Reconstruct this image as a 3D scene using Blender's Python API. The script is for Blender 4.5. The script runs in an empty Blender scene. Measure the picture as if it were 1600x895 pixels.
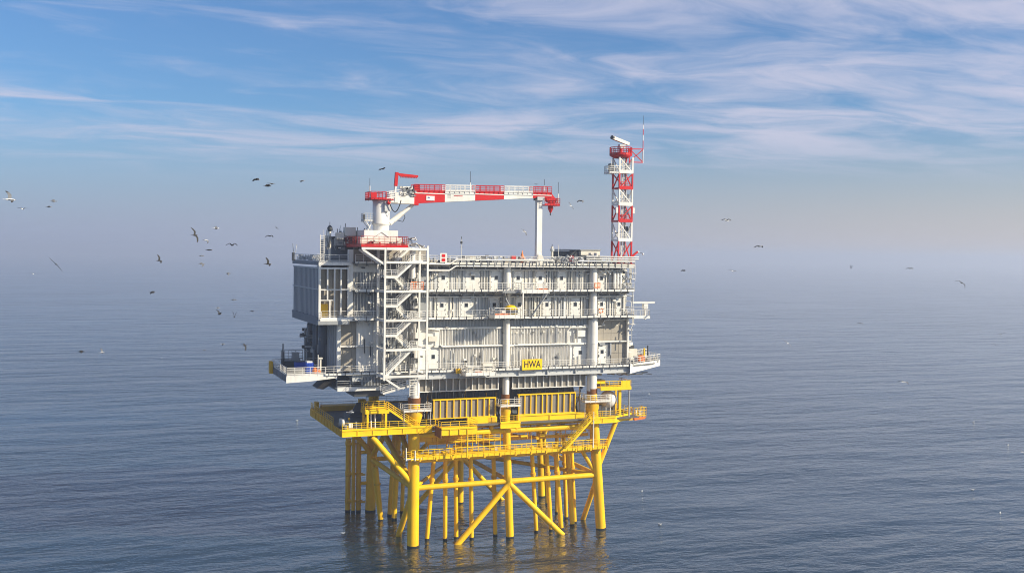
import bpy, math, random
from mathutils import Vector, Matrix
R_ = math.radians
random.seed(7)
S = bpy.context.scene
COL = S.collection

# ------------------------------------------------------------------ camera
cam = bpy.data.cameras.new('camera'); camo = bpy.data.objects.new('camera', cam); COL.objects.link(camo)
cam.lens = 37.35; cam.sensor_width = 36.0; cam.sensor_fit = 'HORIZONTAL'
cam.clip_start = 0.5; cam.clip_end = 60000
cr = Vector((0.927541903, -0.373495100, 0.012939421))
cd = Vector((0.000787960, -0.032668820, -0.999465921))
cf = Vector((0.373718340, 0.927056718, -0.030007400))
CAM = Vector((-50.2024, -166.6904, 48.1159))
mw = Matrix.Identity(4)
for i in range(3):
    mw[i][0] = cr[i]; mw[i][1] = -cd[i]; mw[i][2] = -cf[i]; mw[i][3] = CAM[i]
camo.matrix_world = mw
S.camera = camo

# ------------------------------------------------------------------ light
SUN_EL = 29.0
SUN_AZ = 129.0          # clockwise from +Y
S.view_settings.view_transform = 'Standard'; S.view_settings.look = 'None'
S.cycles.volume_bounces = 2; S.cycles.filter_width = 1.0
S.view_settings.exposure = 0.5; S.view_settings.gamma = 1.0
W = bpy.data.worlds.new('World'); S.world = W; W.use_nodes = True
nt = W.node_tree; nt.nodes.clear()
def N(t, kind, **kw):
    n = t.nodes.new(kind)
    for k, v in kw.items():
        if k.startswith('i_'):
            n.inputs[k[2:].replace('_', ' ')].default_value = v
        else: setattr(n, k, v)
    return n
def lk(t, a, b): t.links.new(a, b)
def math_n(t, op, a, b=None, clamp=False):
    m = t.nodes.new('ShaderNodeMath'); m.operation = op; m.use_clamp = clamp
    for i, x in enumerate((a, b)):
        if x is None: continue
        if isinstance(x, (int, float)): m.inputs[i].default_value = x
        else: t.links.new(x, m.inputs[i])
    return m.outputs[0]
sky = N(nt, 'ShaderNodeTexSky', sky_type='NISHITA', sun_disc=False)
sky.sun_elevation = R_(SUN_EL); sky.sun_rotation = R_(SUN_AZ)
sky.altitude = 0; sky.air_density = 1.0; sky.dust_density = 1.0; sky.ozone_density = 3.0
tc = N(nt, 'ShaderNodeTexCoord')
sep = N(nt, 'ShaderNodeSeparateXYZ'); lk(nt, tc.outputs['Generated'], sep.inputs[0])
zc = math_n(nt, 'MAXIMUM', sep.outputs[2], 0.0)
den = math_n(nt, 'ADD', zc, 0.07)
px = math_n(nt, 'DIVIDE', sep.outputs[0], den); py = math_n(nt, 'DIVIDE', sep.outputs[1], den)
cmb = N(nt, 'ShaderNodeCombineXYZ'); lk(nt, px, cmb.inputs[0]); lk(nt, py, cmb.inputs[1])
mp = N(nt, 'ShaderNodeMapping'); lk(nt, cmb.outputs[0], mp.inputs[0])
mp.inputs['Rotation'].default_value = (0, 0, R_(32)); mp.inputs['Scale'].default_value = (0.68, 1.2, 1)
mp.inputs['Location'].default_value = (8.3, 4.2, 0)
wp = N(nt, 'ShaderNodeTexNoise', i_Scale=0.9, i_Detail=3.0, i_Roughness=0.5); lk(nt, mp.outputs[0], wp.inputs['Vector'])
ad = N(nt, 'ShaderNodeMixRGB', blend_type='ADD'); ad.inputs[0].default_value = 0.95
lk(nt, mp.outputs[0], ad.inputs[1]); lk(nt, wp.outputs['Color'], ad.inputs[2])
n1 = N(nt, 'ShaderNodeTexNoise', i_Scale=1.7, i_Detail=10.0, i_Roughness=0.6, i_Distortion=0.5); lk(nt, ad.outputs[0], n1.inputs['Vector'])
n2 = N(nt, 'ShaderNodeTexNoise', i_Scale=0.45, i_Detail=2.0); lk(nt, mp.outputs[0], n2.inputs['Vector'])
cov = math_n(nt, 'ADD', n1.outputs[0], math_n(nt, 'MULTIPLY', math_n(nt, 'SUBTRACT', n2.outputs[0], 0.5), 0.7))
mr = N(nt, 'ShaderNodeMapRange', interpolation_type='SMOOTHSTEP'); lk(nt, cov, mr.inputs[0])
mr.inputs[1].default_value = 0.36; mr.inputs[2].default_value = 0.80; mr.inputs[3].default_value = 0.0; mr.inputs[4].default_value = 0.8
fd = N(nt, 'ShaderNodeMapRange', interpolation_type='SMOOTHSTEP'); lk(nt, sep.outputs[2], fd.inputs[0])
fd.inputs[1].default_value = 0.055; fd.inputs[2].default_value = 0.115
msk = math_n(nt, 'MULTIPLY', mr.outputs[0], fd.outputs[0])
tint = N(nt, 'ShaderNodeMixRGB', blend_type='MULTIPLY'); tint.inputs[0].default_value = 1.0; lk(nt, sky.outputs[0], tint.inputs[1]); tint.inputs[2].default_value = (0.64, 0.92, 1.22, 1)
hz = N(nt, 'ShaderNodeMapRange', interpolation_type='SMOOTHSTEP'); lk(nt, sep.outputs[2], hz.inputs[0])
hz.inputs[1].default_value = -0.02; hz.inputs[2].default_value = 0.14; hz.inputs[3].default_value = 0.92; hz.inputs[4].default_value = 0.0
veil = N(nt, 'ShaderNodeMixRGB'); lk(nt, hz.outputs[0], veil.inputs[0]); lk(nt, tint.outputs[0], veil.inputs[1]); 
sdot = N(nt, 'ShaderNodeVectorMath', operation='DOT_PRODUCT'); lk(nt, tc.outputs['Generated'], sdot.inputs[0]); sdot.inputs[1].default_value = (0.777, -0.629, 0)
sg = N(nt, 'ShaderNodeMapRange', interpolation_type='SMOOTHSTEP'); lk(nt, sdot.outputs['Value'], sg.inputs[0]); sg.inputs[1].default_value = -0.8; sg.inputs[2].default_value = 0.5
vc = N(nt, 'ShaderNodeMixRGB'); lk(nt, sg.outputs[0], vc.inputs[0]); vc.inputs[1].default_value = (3.5, 4.0, 5.7, 1); vc.inputs[2].default_value = (6.6, 5.7, 5.2, 1)
lk(nt, vc.outputs[0], veil.inputs[2])
mx = N(nt, 'ShaderNodeMixRGB'); lk(nt, msk, mx.inputs[0]); lk(nt, veil.outputs[0], mx.inputs[1])
mx.inputs[2].default_value = (6.2, 6.1, 7.4, 1)
bg = N(nt, 'ShaderNodeBackground'); lk(nt, mx.outputs[0], bg.inputs[0]); bg.inputs[1].default_value = 0.075
wo = N(nt, 'ShaderNodeOutputWorld'); lk(nt, bg.outputs[0], wo.inputs[0])

sd = Vector((math.sin(R_(SUN_AZ)) * math.cos(R_(SUN_EL)), math.cos(R_(SUN_AZ)) * math.cos(R_(SUN_EL)), math.sin(R_(SUN_EL))))
sun = bpy.data.lights.new('sun', 'SUN'); sun.energy = 5.0; sun.angle = R_(0.5); sun.color = (1.0, 0.89, 0.70)
suno = bpy.data.objects.new('sun', sun); COL.objects.link(suno)
suno.rotation_euler = sd.to_track_quat('Z', 'Y').to_euler()

# ------------------------------------------------------------------ materials
def paint(name, col, rough=0.45, dirt=0.25, dirtcol=None, rust=0.0, scale=0.5, metal=0.0, streak=True):
    m = bpy.data.materials.new(name); m.use_nodes = True; t = m.node_tree
    b = t.nodes['Principled BSDF']
    b.inputs['Roughness'].default_value = rough; b.inputs['Metallic'].default_value = metal; b.inputs['Specular IOR Level'].default_value = 0.28
    g = N(t, 'ShaderNodeNewGeometry')
    mp = N(t, 'ShaderNodeMapping'); lk(t, g.outputs['Position'], mp.inputs[0])
    mp.inputs['Scale'].default_value = (1, 1, 0.18) if streak else (1, 1, 1)
    a = N(t, 'ShaderNodeTexNoise', i_Scale=scale * 3, i_Detail=6.0, i_Roughness=0.65); lk(t, mp.outputs[0], a.inputs['Vector'])
    c = N(t, 'ShaderNodeTexNoise', i_Scale=scale * 0.5, i_Detail=3.0); lk(t, g.outputs['Position'], c.inputs['Vector'])
    s = math_n(t, 'MULTIPLY', math_n(t, 'ADD', a.outputs[0], c.outputs[0]), 0.5)
    r = N(t, 'ShaderNodeMapRange'); lk(t, s, r.inputs[0]); r.inputs[1].default_value = 0.42; r.inputs[2].default_value = 0.68
    r.inputs[3].default_value = 0.0; r.inputs[4].default_value = dirt; r.clamp = True
    dc = dirtcol or tuple(x * 0.45 for x in col)
    mxa = N(t, 'ShaderNodeMixRGB'); lk(t, r.outputs[0], mxa.inputs[0])
    mxa.inputs[1].default_value = (*col, 1); mxa.inputs[2].default_value = (*dc, 1)
    out = mxa.outputs[0]
    if rust:
        d = N(t, 'ShaderNodeTexNoise', i_Scale=1.1, i_Detail=7.0, i_Roughness=0.7); lk(t, mp.outputs[0], d.inputs['Vector'])
        q = N(t, 'ShaderNodeMapRange'); lk(t, d.outputs[0], q.inputs[0])
        q.inputs[1].default_value = 0.62; q.inputs[2].default_value = 0.70; q.inputs[4].default_value = rust
        mxb = N(t, 'ShaderNodeMixRGB'); lk(t, q.outputs[0], mxb.inputs[0]); lk(t, out, mxb.inputs[1])
        mxb.inputs[2].default_value = (0.28, 0.10, 0.025, 1); out = mxb.outputs[0]
    lk(t, out, b.inputs['Base Color'])
    rr = N(t, 'ShaderNodeMapRange'); lk(t, a.outputs[0], rr.inputs[0]); rr.inputs[3].default_value = max(0.05, rough - 0.12); rr.inputs[4].default_value = rough + 0.15
    lk(t, rr.outputs[0], b.inputs['Roughness'])
    return m
M = dict(
    white=paint('white_paint', (0.80, 0.775, 0.71), 0.45, 0.5, (0.45, 0.42, 0.36), rust=0.2),
    cream=paint('cream_paint', (0.72, 0.68, 0.58), 0.5, 0.35),
    grey=paint('light_grey_paint', (0.52, 0.53, 0.52), 0.5, 0.3),
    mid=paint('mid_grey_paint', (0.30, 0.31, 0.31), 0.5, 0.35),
    beige=paint('beige_panel', (0.35, 0.315, 0.255), 0.6, 0.35),
    infill=paint('girder_infill', (0.235, 0.215, 0.18), 0.6, 0.4),
    yellow=paint('yellow_paint', (0.93, 0.555, 0.003), 0.48, 0.5, (0.62, 0.28, 0.008), rust=0.45),
    yellow2=paint('clean_yellow_paint', (0.95, 0.61, 0.003), 0.48, 0.35, (0.70, 0.34, 0.008), rust=0.25),
    ochre=paint('shaded_rusty_yellow', (0.80, 0.45, 0.012), 0.55, 0.5, rust=0.6),  # deeper yellow with shade put into it for shaded parts, plus rust
    rust=paint('rusty_steel', (0.22, 0.085, 0.025), 0.75, 0.5),
    red=paint('red_paint', (0.56, 0.008, 0.008), 0.4, 0.35, (0.36, 0.02, 0.015)),
    redbrown=paint('faded_red_paint', (0.36, 0.025, 0.015), 0.55, 0.4),
    orange=paint('orange_paint', (0.85, 0.20, 0.03), 0.45, 0.2),
    dark=paint('dark_steel', (0.06, 0.065, 0.07), 0.55, 0.3),
    steel=paint('galvanised_steel', (0.36, 0.37, 0.38), 0.45, 0.3, metal=0.3),
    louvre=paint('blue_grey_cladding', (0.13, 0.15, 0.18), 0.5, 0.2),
    grating=paint('steel_grating', (0.13, 0.13, 0.125), 0.7, 0.4),
    black=paint('black_rubber', (0.02, 0.02, 0.022), 0.5, 0.1),
    blue=paint('blue_paint', (0.02, 0.07, 0.42), 0.4, 0.2),
    marine=paint('marine_growth', (0.025, 0.024, 0.018), 0.6, 0.4),
    gull=paint('white_feathers', (0.72, 0.72, 0.70), 0.8, 0.15, streak=False),
    gullgrey=paint('grey_feathers', (0.16, 0.165, 0.17), 0.8, 0.2, streak=False),
    gulldark=paint('backlit_and_tip_feathers', (0.035, 0.033, 0.03), 0.8, 0.3, streak=False),  # dark wing tips, and whole backlit gulls with shade as colour
    beak=paint('yellow_beak', (0.75, 0.40, 0.03), 0.5, 0.1),
)
gm = bpy.data.materials.new('window_glass'); gm.use_nodes = True
b = gm.node_tree.nodes['Principled BSDF']; b.inputs['Base Color'].default_value = (0.02, 0.025, 0.03, 1); b.inputs['Roughness'].default_value = 0.08
M['glass'] = gm

# ------------------------------------------------------------------ mesh helpers
ORG = {}
STUFF = {'pipework', 'roof_pipework', 'side_pipework', 'under_pipework', 'wall_rib', 'cable_tray', 'scaffold_tangle', 'roof_equipment', 'cables', 'deck_equipment'}
class MB:
    def __init__(s): s.v = []; s.f = []; s.m = []; s.sm = []; s.ms = []
    def mi(s, k):
        if k not in s.ms: s.ms.append(k)
        return s.ms.index(k)
    def add(s, vs, fs, k, smooth=False):
        o = len(s.v); i = s.mi(k); s.v += [tuple(x) for x in vs]
        for f in fs: s.f.append([o + a for a in f]); s.m.append(i); s.sm.append(smooth)
    def box(s, x0, x1, y0, y1, z0, z1, k):
        vs = [(x, y, z) for z in (z0, z1) for y in (y0, y1) for x in (x0, x1)]
        s.add(vs, [(0, 2, 3, 1), (4, 5, 7, 6), (0, 1, 5, 4), (2, 6, 7, 3), (0, 4, 6, 2), (1, 3, 7, 5)], k)
    def beam(s, a, b, w, h, k):
        a = Vector(a); b = Vector(b); d = (b - a).normalized()
        side = d.cross(Vector((0, 0, 1)))
        if side.length < 1e-4: side = Vector((1, 0, 0))
        side.normalize(); up = side.cross(d).normalized()
        vs = []
        for p in (a, b):
            for i, j in ((-1, -1), (1, -1), (1, 1), (-1, 1)): vs.append(p + side * (w / 2 * i) + up * (h / 2 * j))
        s.add(vs, [(3, 2, 1, 0), (4, 5, 6, 7), (0, 1, 5, 4), (1, 2, 6, 5), (2, 3, 7, 6), (3, 0, 4, 7)], k)
    def tube(s, a, b, r, k, n=8, r2=None, cap=True):
        a = Vector(a); b = Vector(b); d = (b - a).normalized(); r2 = r if r2 is None else r2
        u = d.cross(Vector((0, 0, 1)))
        if u.length < 1e-4: u = Vector((1, 0, 0))
        u.normalize(); w = d.cross(u)
        vs = []
        for p, q in ((a, r), (b, r2)):
            for i in range(n):
                t = 2 * math.pi * i / n; vs.append(p + u * (q * math.cos(t)) + w * (q * math.sin(t)))
        s.add(vs, [(i, (i + 1) % n, n + (i + 1) % n, n + i) for i in range(n)], k, n > 5)
        if cap:
            s.add(vs[:n], [tuple(range(n))[::-1]], k); s.add(vs[n:], [tuple(range(n))], k)
    def path(s, pts, r, k, n=6):
        for a, b in zip(pts, pts[1:]): s.tube(a, b, r, k, n)
    def lathe(s, prof, c, k, n=20, axis='z'):
        vs = []
        for r, z in prof:
            for i in range(n):
                t = 2 * math.pi * i / n; x, y = r * math.cos(t), r * math.sin(t)
                vs.append((c[0] + x, c[1] + y, c[2] + z) if axis == 'z' else ((c[0] + z, c[1] + x, c[2] + y) if axis == 'x' else (c[0] + x, c[1] + z, c[2] + y)))
        fs = []
        for j in range(len(prof) - 1):
            for i in range(n):
                fs.append((j * n + i, j * n + (i + 1) % n, (j + 1) * n + (i + 1) % n, (j + 1) * n + i))
        s.add(vs, fs, k, True)
    def prism(s, poly, ext, k):
        ext = Vector(ext); n = len(poly); vs = [Vector(p) for p in poly] + [Vector(p) + ext for p in poly]
        s.add(vs, [tuple(range(n))[::-1], tuple(range(n, 2 * n))] + [(i, (i + 1) % n, n + (i + 1) % n, n + i) for i in range(n)], k)
    gr = None
    def rail(s, pts, k, h=1.1, sp=1.4, r=0.035, mids=2, toe=True, drop=0.25, postk=None):
        postk = postk or k
        s.gr = (s.gr or []) + [(len(s.v), len(s.f))]
        for a, b in zip(pts, pts[1:]):
            a = Vector(a); b = Vector(b); L = (b - a).length
            up = Vector((0, 0, 1))
            for j in range(mids + 1):
                z = h * (j + 1) / (mids + 1)
                s.tube(a + up * z, b + up * z, r * (1.15 if j == mids else 0.8), k, 5)
            if toe: s.beam(a + up * 0.09, b + up * 0.09, 0.03, 0.16, k)
            n = max(1, round(L / sp))
            for i in range(n + 1):
                p = a.lerp(b, i / n); s.tube(p - up * drop, p + up * h, r * 1.1, postk, 5)
    def mesh(s, name, off=(0, 0, 0)):
        me = bpy.data.meshes.new(name); o = Vector(off)
        me.from_pydata([tuple(Vector(v) - o) for v in s.v], [], s.f)
        for k in s.ms: me.materials.append(M[k])
        me.polygons.foreach_set('material_index', s.m); me.polygons.foreach_set('use_smooth', s.sm)
        me.update(); return me
    def build(s, name, parent=None, label=None, org=None):
        if name == 'railing' and s.gr and len(s.gr) > 1:
            last = None; cut = [(0, 0)] + s.gr[1:] + [(len(s.v), len(s.f))]
            for (v0, f0), (v1, f1) in zip(cut, cut[1:]):
                q = MB(); q.v = s.v[v0:v1]; q.f = [[i - v0 for i in f] for f in s.f[f0:f1]]; q.sm = s.sm[f0:f1]
                for m in s.m[f0:f1]: q.m.append(q.mi(s.ms[m]))
                last = q.build(name, parent, label, org)
            return last
        if parent is not None: o = ORG[parent.name]
        else: o = Vector(org) if org else Vector((0, 0, 0))
        ob = bpy.data.objects.new(name, s.mesh(name, o)); COL.objects.link(ob)
        if parent is not None: ob.parent = parent
        else: ob.location = o
        ORG[ob.name] = o
        if label: ob['label'] = label
        if name in STUFF: ob['kind'] = 'stuff'
        return ob
def tag(o, label, cat, group=None):
    o['label'] = label; o['category'] = cat
    if group: o['group'] = group
    return o
def thing(name, label, cat, loc=(0, 0, 0), group=None):
    o = bpy.data.objects.new(name, None); COL.objects.link(o); o.location = loc; ORG[o.name] = Vector(loc)
    o.empty_display_size = 0.3
    return tag(o, label, cat, group)
def inst(name, mesh, parent, wloc, rot=None):
    o = bpy.data.objects.new(name, mesh); COL.objects.link(o); o.parent = parent
    o.location = Vector(wloc) - ORG[parent.name]
    if rot: o.rotation_euler = rot
    ORG[o.name] = Vector(wloc)
    return o
def bmesh_box(name, w, d, h, k):
    b = MB(); b.box(-w / 2, w / 2, 0, d, 0, h, k); return b.mesh(name)
def rnd(a, b): return random.uniform(a, b)

# ------------------------------------------------------------------ sea
def sea():
    m = bpy.data.materials.new('sea_water'); m.use_nodes = True; t = m.node_tree; b = t.nodes['Principled BSDF']
    b.inputs['Base Color'].default_value = (0.003, 0.020, 0.034, 1); b.inputs['Roughness'].default_value = 0.06
    b.inputs['IOR'].default_value = 1.75
    g = N(t, 'ShaderNodeNewGeometry')
    def ns(rot, sc, scale, det, rough=0.55, dist=0.0):
        a = N(t, 'ShaderNodeMapping'); lk(t, g.outputs['Position'], a.inputs[0])
        a.inputs['Rotation'].default_value = (0, 0, R_(rot)); a.inputs['Scale'].default_value = (*sc, 1)
        n = N(t, 'ShaderNodeTexNoise', i_Scale=scale, i_Detail=det, i_Roughness=rough, i_Distortion=dist); lk(t, a.outputs[0], n.inputs['Vector']); return n.outputs[0]
    swell = ns(18, (0.35, 1), 0.055, 2.0)
    chop = ns(34, (0.45, 1), 0.26, 5.0, 0.6, 0.3)
    chop2 = ns(-8, (0.5, 1), 0.6, 4.0, 0.6)
    h = math_n(t, 'ADD', math_n(t, 'MULTIPLY', swell, 3.4), math_n(t, 'ADD', math_n(t, 'MULTIPLY', chop, 1.0), math_n(t, 'MULTIPLY', chop2, 0.38)))
    gust = ns(25, (0.5, 1), 0.011, 3.0)
    gm_ = N(t, 'ShaderNodeMapRange'); lk(t, gust, gm_.inputs[0]); gm_.inputs[1].default_value = 0.35; gm_.inputs[2].default_value = 0.65; gm_.inputs[3].default_value = 0.4; gm_.inputs[4].default_value = 0.9
    bp = N(t, 'ShaderNodeBump', i_Strength=1.0); lk(t, gm_.outputs[0], bp.inputs['Distance']); lk(t, h, bp.inputs['Height']); lk(t, bp.outputs[0], b.inputs['Normal'])
    L = 9000; mb = bpy.data.meshes.new('sea')
    mb.from_pydata([(-L, -L, 0), (L, -L, 0), (L, L, 0), (-L, L, 0)], [], [(0, 1, 2, 3)]); mb.materials.append(m)
    o = bpy.data.objects.new('sea', mb); COL.objects.link(o); o['kind'] = 'structure'
sea()

def haze():
    m = bpy.data.materials.new('haze'); m.use_nodes = True; t = m.node_tree; t.nodes.clear()
    v = N(t, 'ShaderNodeVolumePrincipled'); v.inputs['Color'].default_value = (0.725, 0.785, 0.905, 1)
    v.inputs['Density'].default_value = 0.00042; v.inputs['Anisotropy'].default_value = 0.35
    o = N(t, 'ShaderNodeOutputMaterial'); lk(t, v.outputs[0], o.inputs['Volume'])
    b = MB(); b.box(-9300, 9300, -9300, 9300, -1, 78, 'haze'); M['haze'] = m
    ob = b.build('haze'); ob['kind'] = 'stuff'
haze()

# ------------------------------------------------------------------ jacket
J = thing('jacket_foundation', 'yellow tubular steel jacket with battered legs and braces standing in the sea', 'jacket', (17, 13, 0))
def leg(x0, y0, x1, y1, zt, r, cone=False):
    d = Vector((x1 - x0, y1 - y0, zt)); p0 = Vector((x0, y0, 0))
    b = MB(); b.tube(p0 - d * 0.15, p0 + d * 0.009, r * 1.02, 'marine', 20, cap=False)
    b.tube(p0 + d * 0.009, p0 + d, r, 'yellow', 24)
    for q in (0.33, 0.62): b.tube(p0 + d * q, p0 + d * (q + 0.004), r * 1.012, 'yellow', 24)
    return b.build('leg', J)
LEGS = [(0, 0, 0, 0, 23.6, 0.95), (17.2, 0, 16.06, 0, 23.6, 0.66), (34.5, 0, 32.35, 0, 24.0, 0.88),
        (-0.5, 26, 0, 26, 23.6, 0.95), (17.4, 26.4, 17.1, 26, 23.6, 0.62), (34.6, 26.3, 33.4, 26, 23.6, 0.7)]
for l in LEGS: leg(*l)
def brace(a, c, r, k='yellow', name='brace'):
    b = MB(); b.tube(a, c, r, k, 16); return b.build(name, J)
brace((0.5, 0, 9.62), (16.6, 0, 9.62), 0.46); brace((16.9, 0, 9.62), (33.4, 0, 9.62), 0.46)
brace((16.7, -0.3, 9.2), (6.0, -1.2, -1.5), 0.48); brace((16.9, -0.3, 9.2), (28.0, -0.95, -1.5), 0.48)
brace((0, 0.4, 9.62), (-0.3, 26, 9.62), 0.46); brace((33.6, 0.4, 9.62), (34.2, 26, 9.62), 0.42)
brace((0, 0.5, 8.8), (-0.55, 8.2, -1.6), 0.5); brace((33.8, 0.5, 8.8), (34.5, 8.2, -1.6), 0.46)
brace((-0.2, 25.8, 9.4), (-0.5, 18.2, -0.6), 0.42)
brace((0, 26, 9.62), (17.2, 26.2, 9.62), 0.42); brace((17.2, 26.2, 9.62), (34, 26.2, 9.62), 0.42)
brace((17.2, 26.2, 9.3), (27.5, 26.5, -1.5), 0.45); brace((17.2, 26.2, 9.3), (7, 26.5, -1.5), 0.45)
brace((17.2, 26, 13.8), (26.0, 26.2, 9.62), 0.4); brace((8, 26, 9.62), (17, 26, 18), 0.4)
brace((0, 0.2, 10.0), (-0.2, 25.8, 18.2), 0.5); brace((0, 13, 18.6), (-0.2, 25.8, 10.4), 0.5)
brace((0.2, 0.3, 13.0), (0.2, 11, 18.6), 0.45)
brace((-7.4, -1.0, 18.7), (-0.6, 0, 10.7), 0.5)
brace((-7.4, 22.8, 18.7), (-0.6, 25.6, 10.9), 0.5)
brace((37.3, 0, 19.2), (33.9, 0, 11.2), 0.42); brace((30.3, 0.2, 14.6), (32.8, 0, 10.6), 0.36)
brace((37.8, 26, 19.2), (34.2, 26, 11.2), 0.42)
brace((0.8, 0, 18.3), (32, 0, 18.3), 0.5); brace((0.2, 26, 18.3), (33, 26, 18.3), 0.45)
brace((0.1, 0.8, 18.3), (0.1, 25.5, 18.3), 0.45); brace((33, 0.8, 18.3), (33.3, 25.5, 18.3), 0.45)
brace((0.6, 0.4, 14.15), (33, 0.4, 14.15), 0.52)
brace((16.4, 1, 14.15), (17, 26, 14.15), 0.42); brace((17, 0.6, 9.62), (17.2, 26, 9.62), 0.38)
brace((0.4, 0.6, 9.62), (17, 26, 9.62), 0.32); brace((33.4, 0.6, 9.62), (17.6, 26, 9.62), 0.36)
JT = [(-0.5, 18.44, -1.54, 9.7), (1.9, 21.1, 2.9, 18), (1.88, 18.11, 2.7, 18), (4.67, 22.7, 5.1, 18),
      (3.35, 3.0, 4.55, 15), (6.24, 2.0, 6.14, 15), (8.4, 2.5, 8.1, 15), (10.74, 1.3, 10.38, 15), (15.27, 1.9, 14.7, 15),
      (22.92, 1.9, 21.8, 15), (25.7, 1.85, 24.55, 15), (27.76, 2.05, 26.35, 15), (31.88, 8.8, 31.1, 15),
      (30.78, 3.95, 29.5, 15), (31.93, 5.33, 31.0, 15), (31.81, 12.9, 31.6, 15), (33.0, 20.0, 32.0, 15)]
for i, (x, y, xt, zt) in enumerate(JT):
    r = (0.46 if i < 3 else 0.36) if i not in (13, 11) else 0.42
    b = MB(); p0 = Vector((x, y, 0)); d = Vector((xt - x, 0, zt))
    b.tube(p0 - d * 0.15, p0 + d * 0.018, r * 1.03, 'marine', 10, cap=False); b.tube(p0 + d * 0.018, p0 + d, r, 'yellow', 14)
    b.tube(p0 + d * 0.66, p0 + d * 0.69, r * 1.35, 'ochre', 12)
    b.build('cable_tube', J)
# caisson cluster on the rear left corner
for x, y, r in ((-4.56, 26.9, 0.5), (-3.75, 26.1, 0.36), (-2.75, 26.2, 0.48)):
    b = MB(); b.tube((x, y, -3), (x, y, 0.3), r * 1.03, 'marine', 10, cap=False); b.tube((x, y, 0.3), (x, y, 14.6 if r < 0.4 else 13.6), r, 'ochre', 14); b.build('caisson', J)
for z in (1.9, 7.0, 12.6):
    b = MB(); b.tube((-4.9, 26.5, z), (-2.0, 26.1, z), 0.2, 'ochre'); b.tube((-5.0, 26.9, z), (-4.1, 26.9, z), 0.62, 'ochre', 14)
    b.box(-3.2, -1.7, 25.2, 25.5, z - 0.15, z + 0.15, 'ochre'); b.build('clamp', J)
for z in (5.2, 11): brace((-2.6, 26.2, z), (-0.6, 26, z), 0.34)

# ------------------------------------------------------------------ jacket walkway, z = 14.9
K = thing('jacket_walkway', 'long yellow walkway with railings along the front of the jacket legs', 'walkway', (17, -1.2, 14.9))
b = MB(); b.box(-1.0, 34.6, -1.9, -0.95, 14.72, 14.86, 'grating'); b.box(-1.0, 34.6, -1.98, -1.9, 14.55, 14.95, 'yellow2'); b.box(-1, 34.6, -0.95, -0.87, 14.55, 14.95, 'yellow')
b.build('deck', K)
b = MB(); b.rail([(-1, -2.0, 14.95), (34.6, -2.0, 14.95)], 'yellow2', sp=0.95, r=0.05, drop=0.42, h=1.25); b.rail([(-1, -0.8, 14.95), (34.6, -0.8, 14.95)], 'yellow', sp=1.4, r=0.035)
b.rail([(-1, -2.0, 14.95), (-1, -0.8, 14.95)], 'yellow2'); b.rail([(34.6, -2.0, 14.95), (34.6, -0.8, 14.95)], 'yellow2'); b.build('railing', K)
b = MB(); b.box(3, 33, 2.6, 3.4, 16.3, 16.42, 'grating'); b.box(3, 33, 2.5, 2.6, 16.1, 16.5, 'yellow'); b.build('inner_walkway', K)
b = MB(); b.rail([(3, 2.55, 16.5), (33, 2.55, 16.5)], 'yellow2', sp=1.1, r=.045); b.rail([(6, -.6, 17.0), (15, -.6, 17.0)], 'yellow2', sp=1.0, r=.045, drop=2.0); b.build('railing', K)
b = MB(); b.box(6, 15, -.55, .3, 16.85, 17.0, 'ochre'); b.box(-.5, 9, .6, 1.3, 17.0, 17.7, 'ochre')
for i in range(40):
    x = rnd(1.5, 32.5); z = rnd(15.4, 18.4); t = random.random()
    if t < .4: b.tube((x, rnd(0, 2.4), z - rnd(.4, 1.5)), (x, rnd(0, 2.4), 19), rnd(.06, .16), random.choice(['yellow', 'ochre', 'yellow2']), 6)
    else: b.box(x, x + rnd(.3, 1.6), rnd(0, 1), rnd(1, 2.3), z, z + rnd(.12, .5), random.choice(['yellow', 'ochre', 'yellow2', 'grey']))
b.build('pipework', K)
for i in range(13):
    x = 0.5 + i * 2.8; b = MB(); b.beam((x, -1.9, 14.5), (x, 0.2, 14.5), 0.16, 0.16, 'yellow'); b.box(x - .12, x + .12, -2.08, -1.98, 14.35, 14.9, 'yellow'); b.build('bracket', K)
for i in range(9):
    x = rnd(1, 33); b = MB(); z = 14.9
    b.box(x, x + rnd(0.3, 0.8), -0.7, -0.3, z, z + rnd(0.5, 1.2), random.choice(['yellow', 'white', 'yellow', 'grey'])); b.build('junction_box', K)
b = MB(); b.box(-2.0, 0.9, -2.0, -1.0, 14.72, 14.86, 'white'); b.box(-2.0, -1.0, -0.99, 0.6, 14.72, 14.86, 'rust'); b.rail([(-2, 0.6, 14.9), (-2, -2, 14.9), (-1, -2, 14.9)], 'yellow2'); b.tube((-0.4, -2.05, 14.5), (-0.4, -2.05, 16.2), 0.1, 'white'); b.tube((-1.9, -2.05, 14.6), (-1.9, -2.05, 16.7), 0.1, 'white'); b.build('end_platform', K)

# ------------------------------------------------------------------ yellow cable deck, z = 19.8
D = thing('cable_deck', 'broad yellow cable deck with girders under the white topside', 'deck', (14, 12, 19.8))
b = MB()
b.box(-12.3, -1, -1.4, 23.2, 19.55, 19.78, 'grating'); b.box(-1, 41, -1.4, 28, 19.55, 19.78, 'grating')
b.build('floor', D)
def fascia(x0, x1, y, z0, z1, k='yellow2', nst=0):
    b = MB(); b.box(x0, x1, y, y + 0.14, z0, z1, k); b.box(x0, x1, y - 0.12, y, z1 - 0.14, z1, k); b.box(x0, x1, y - 0.12, y, z0, z0 + 0.1, k)
    n = int((x1 - x0) / 2.2)
    for i in range(1, n): b.box(x0 + (x1 - x0) * i / n - .04, x0 + (x1 - x0) * i / n + .04, y - 0.1, y, z0 + 0.1, z1 - 0.14, k)
    return b
fascia(-12.3, 2.6, -1.6, 18.9, 19.95).build('front_girder', D)
fascia(14.6, 18.2, -1.6, 18.95, 19.95).build('front_girder', D)
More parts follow.
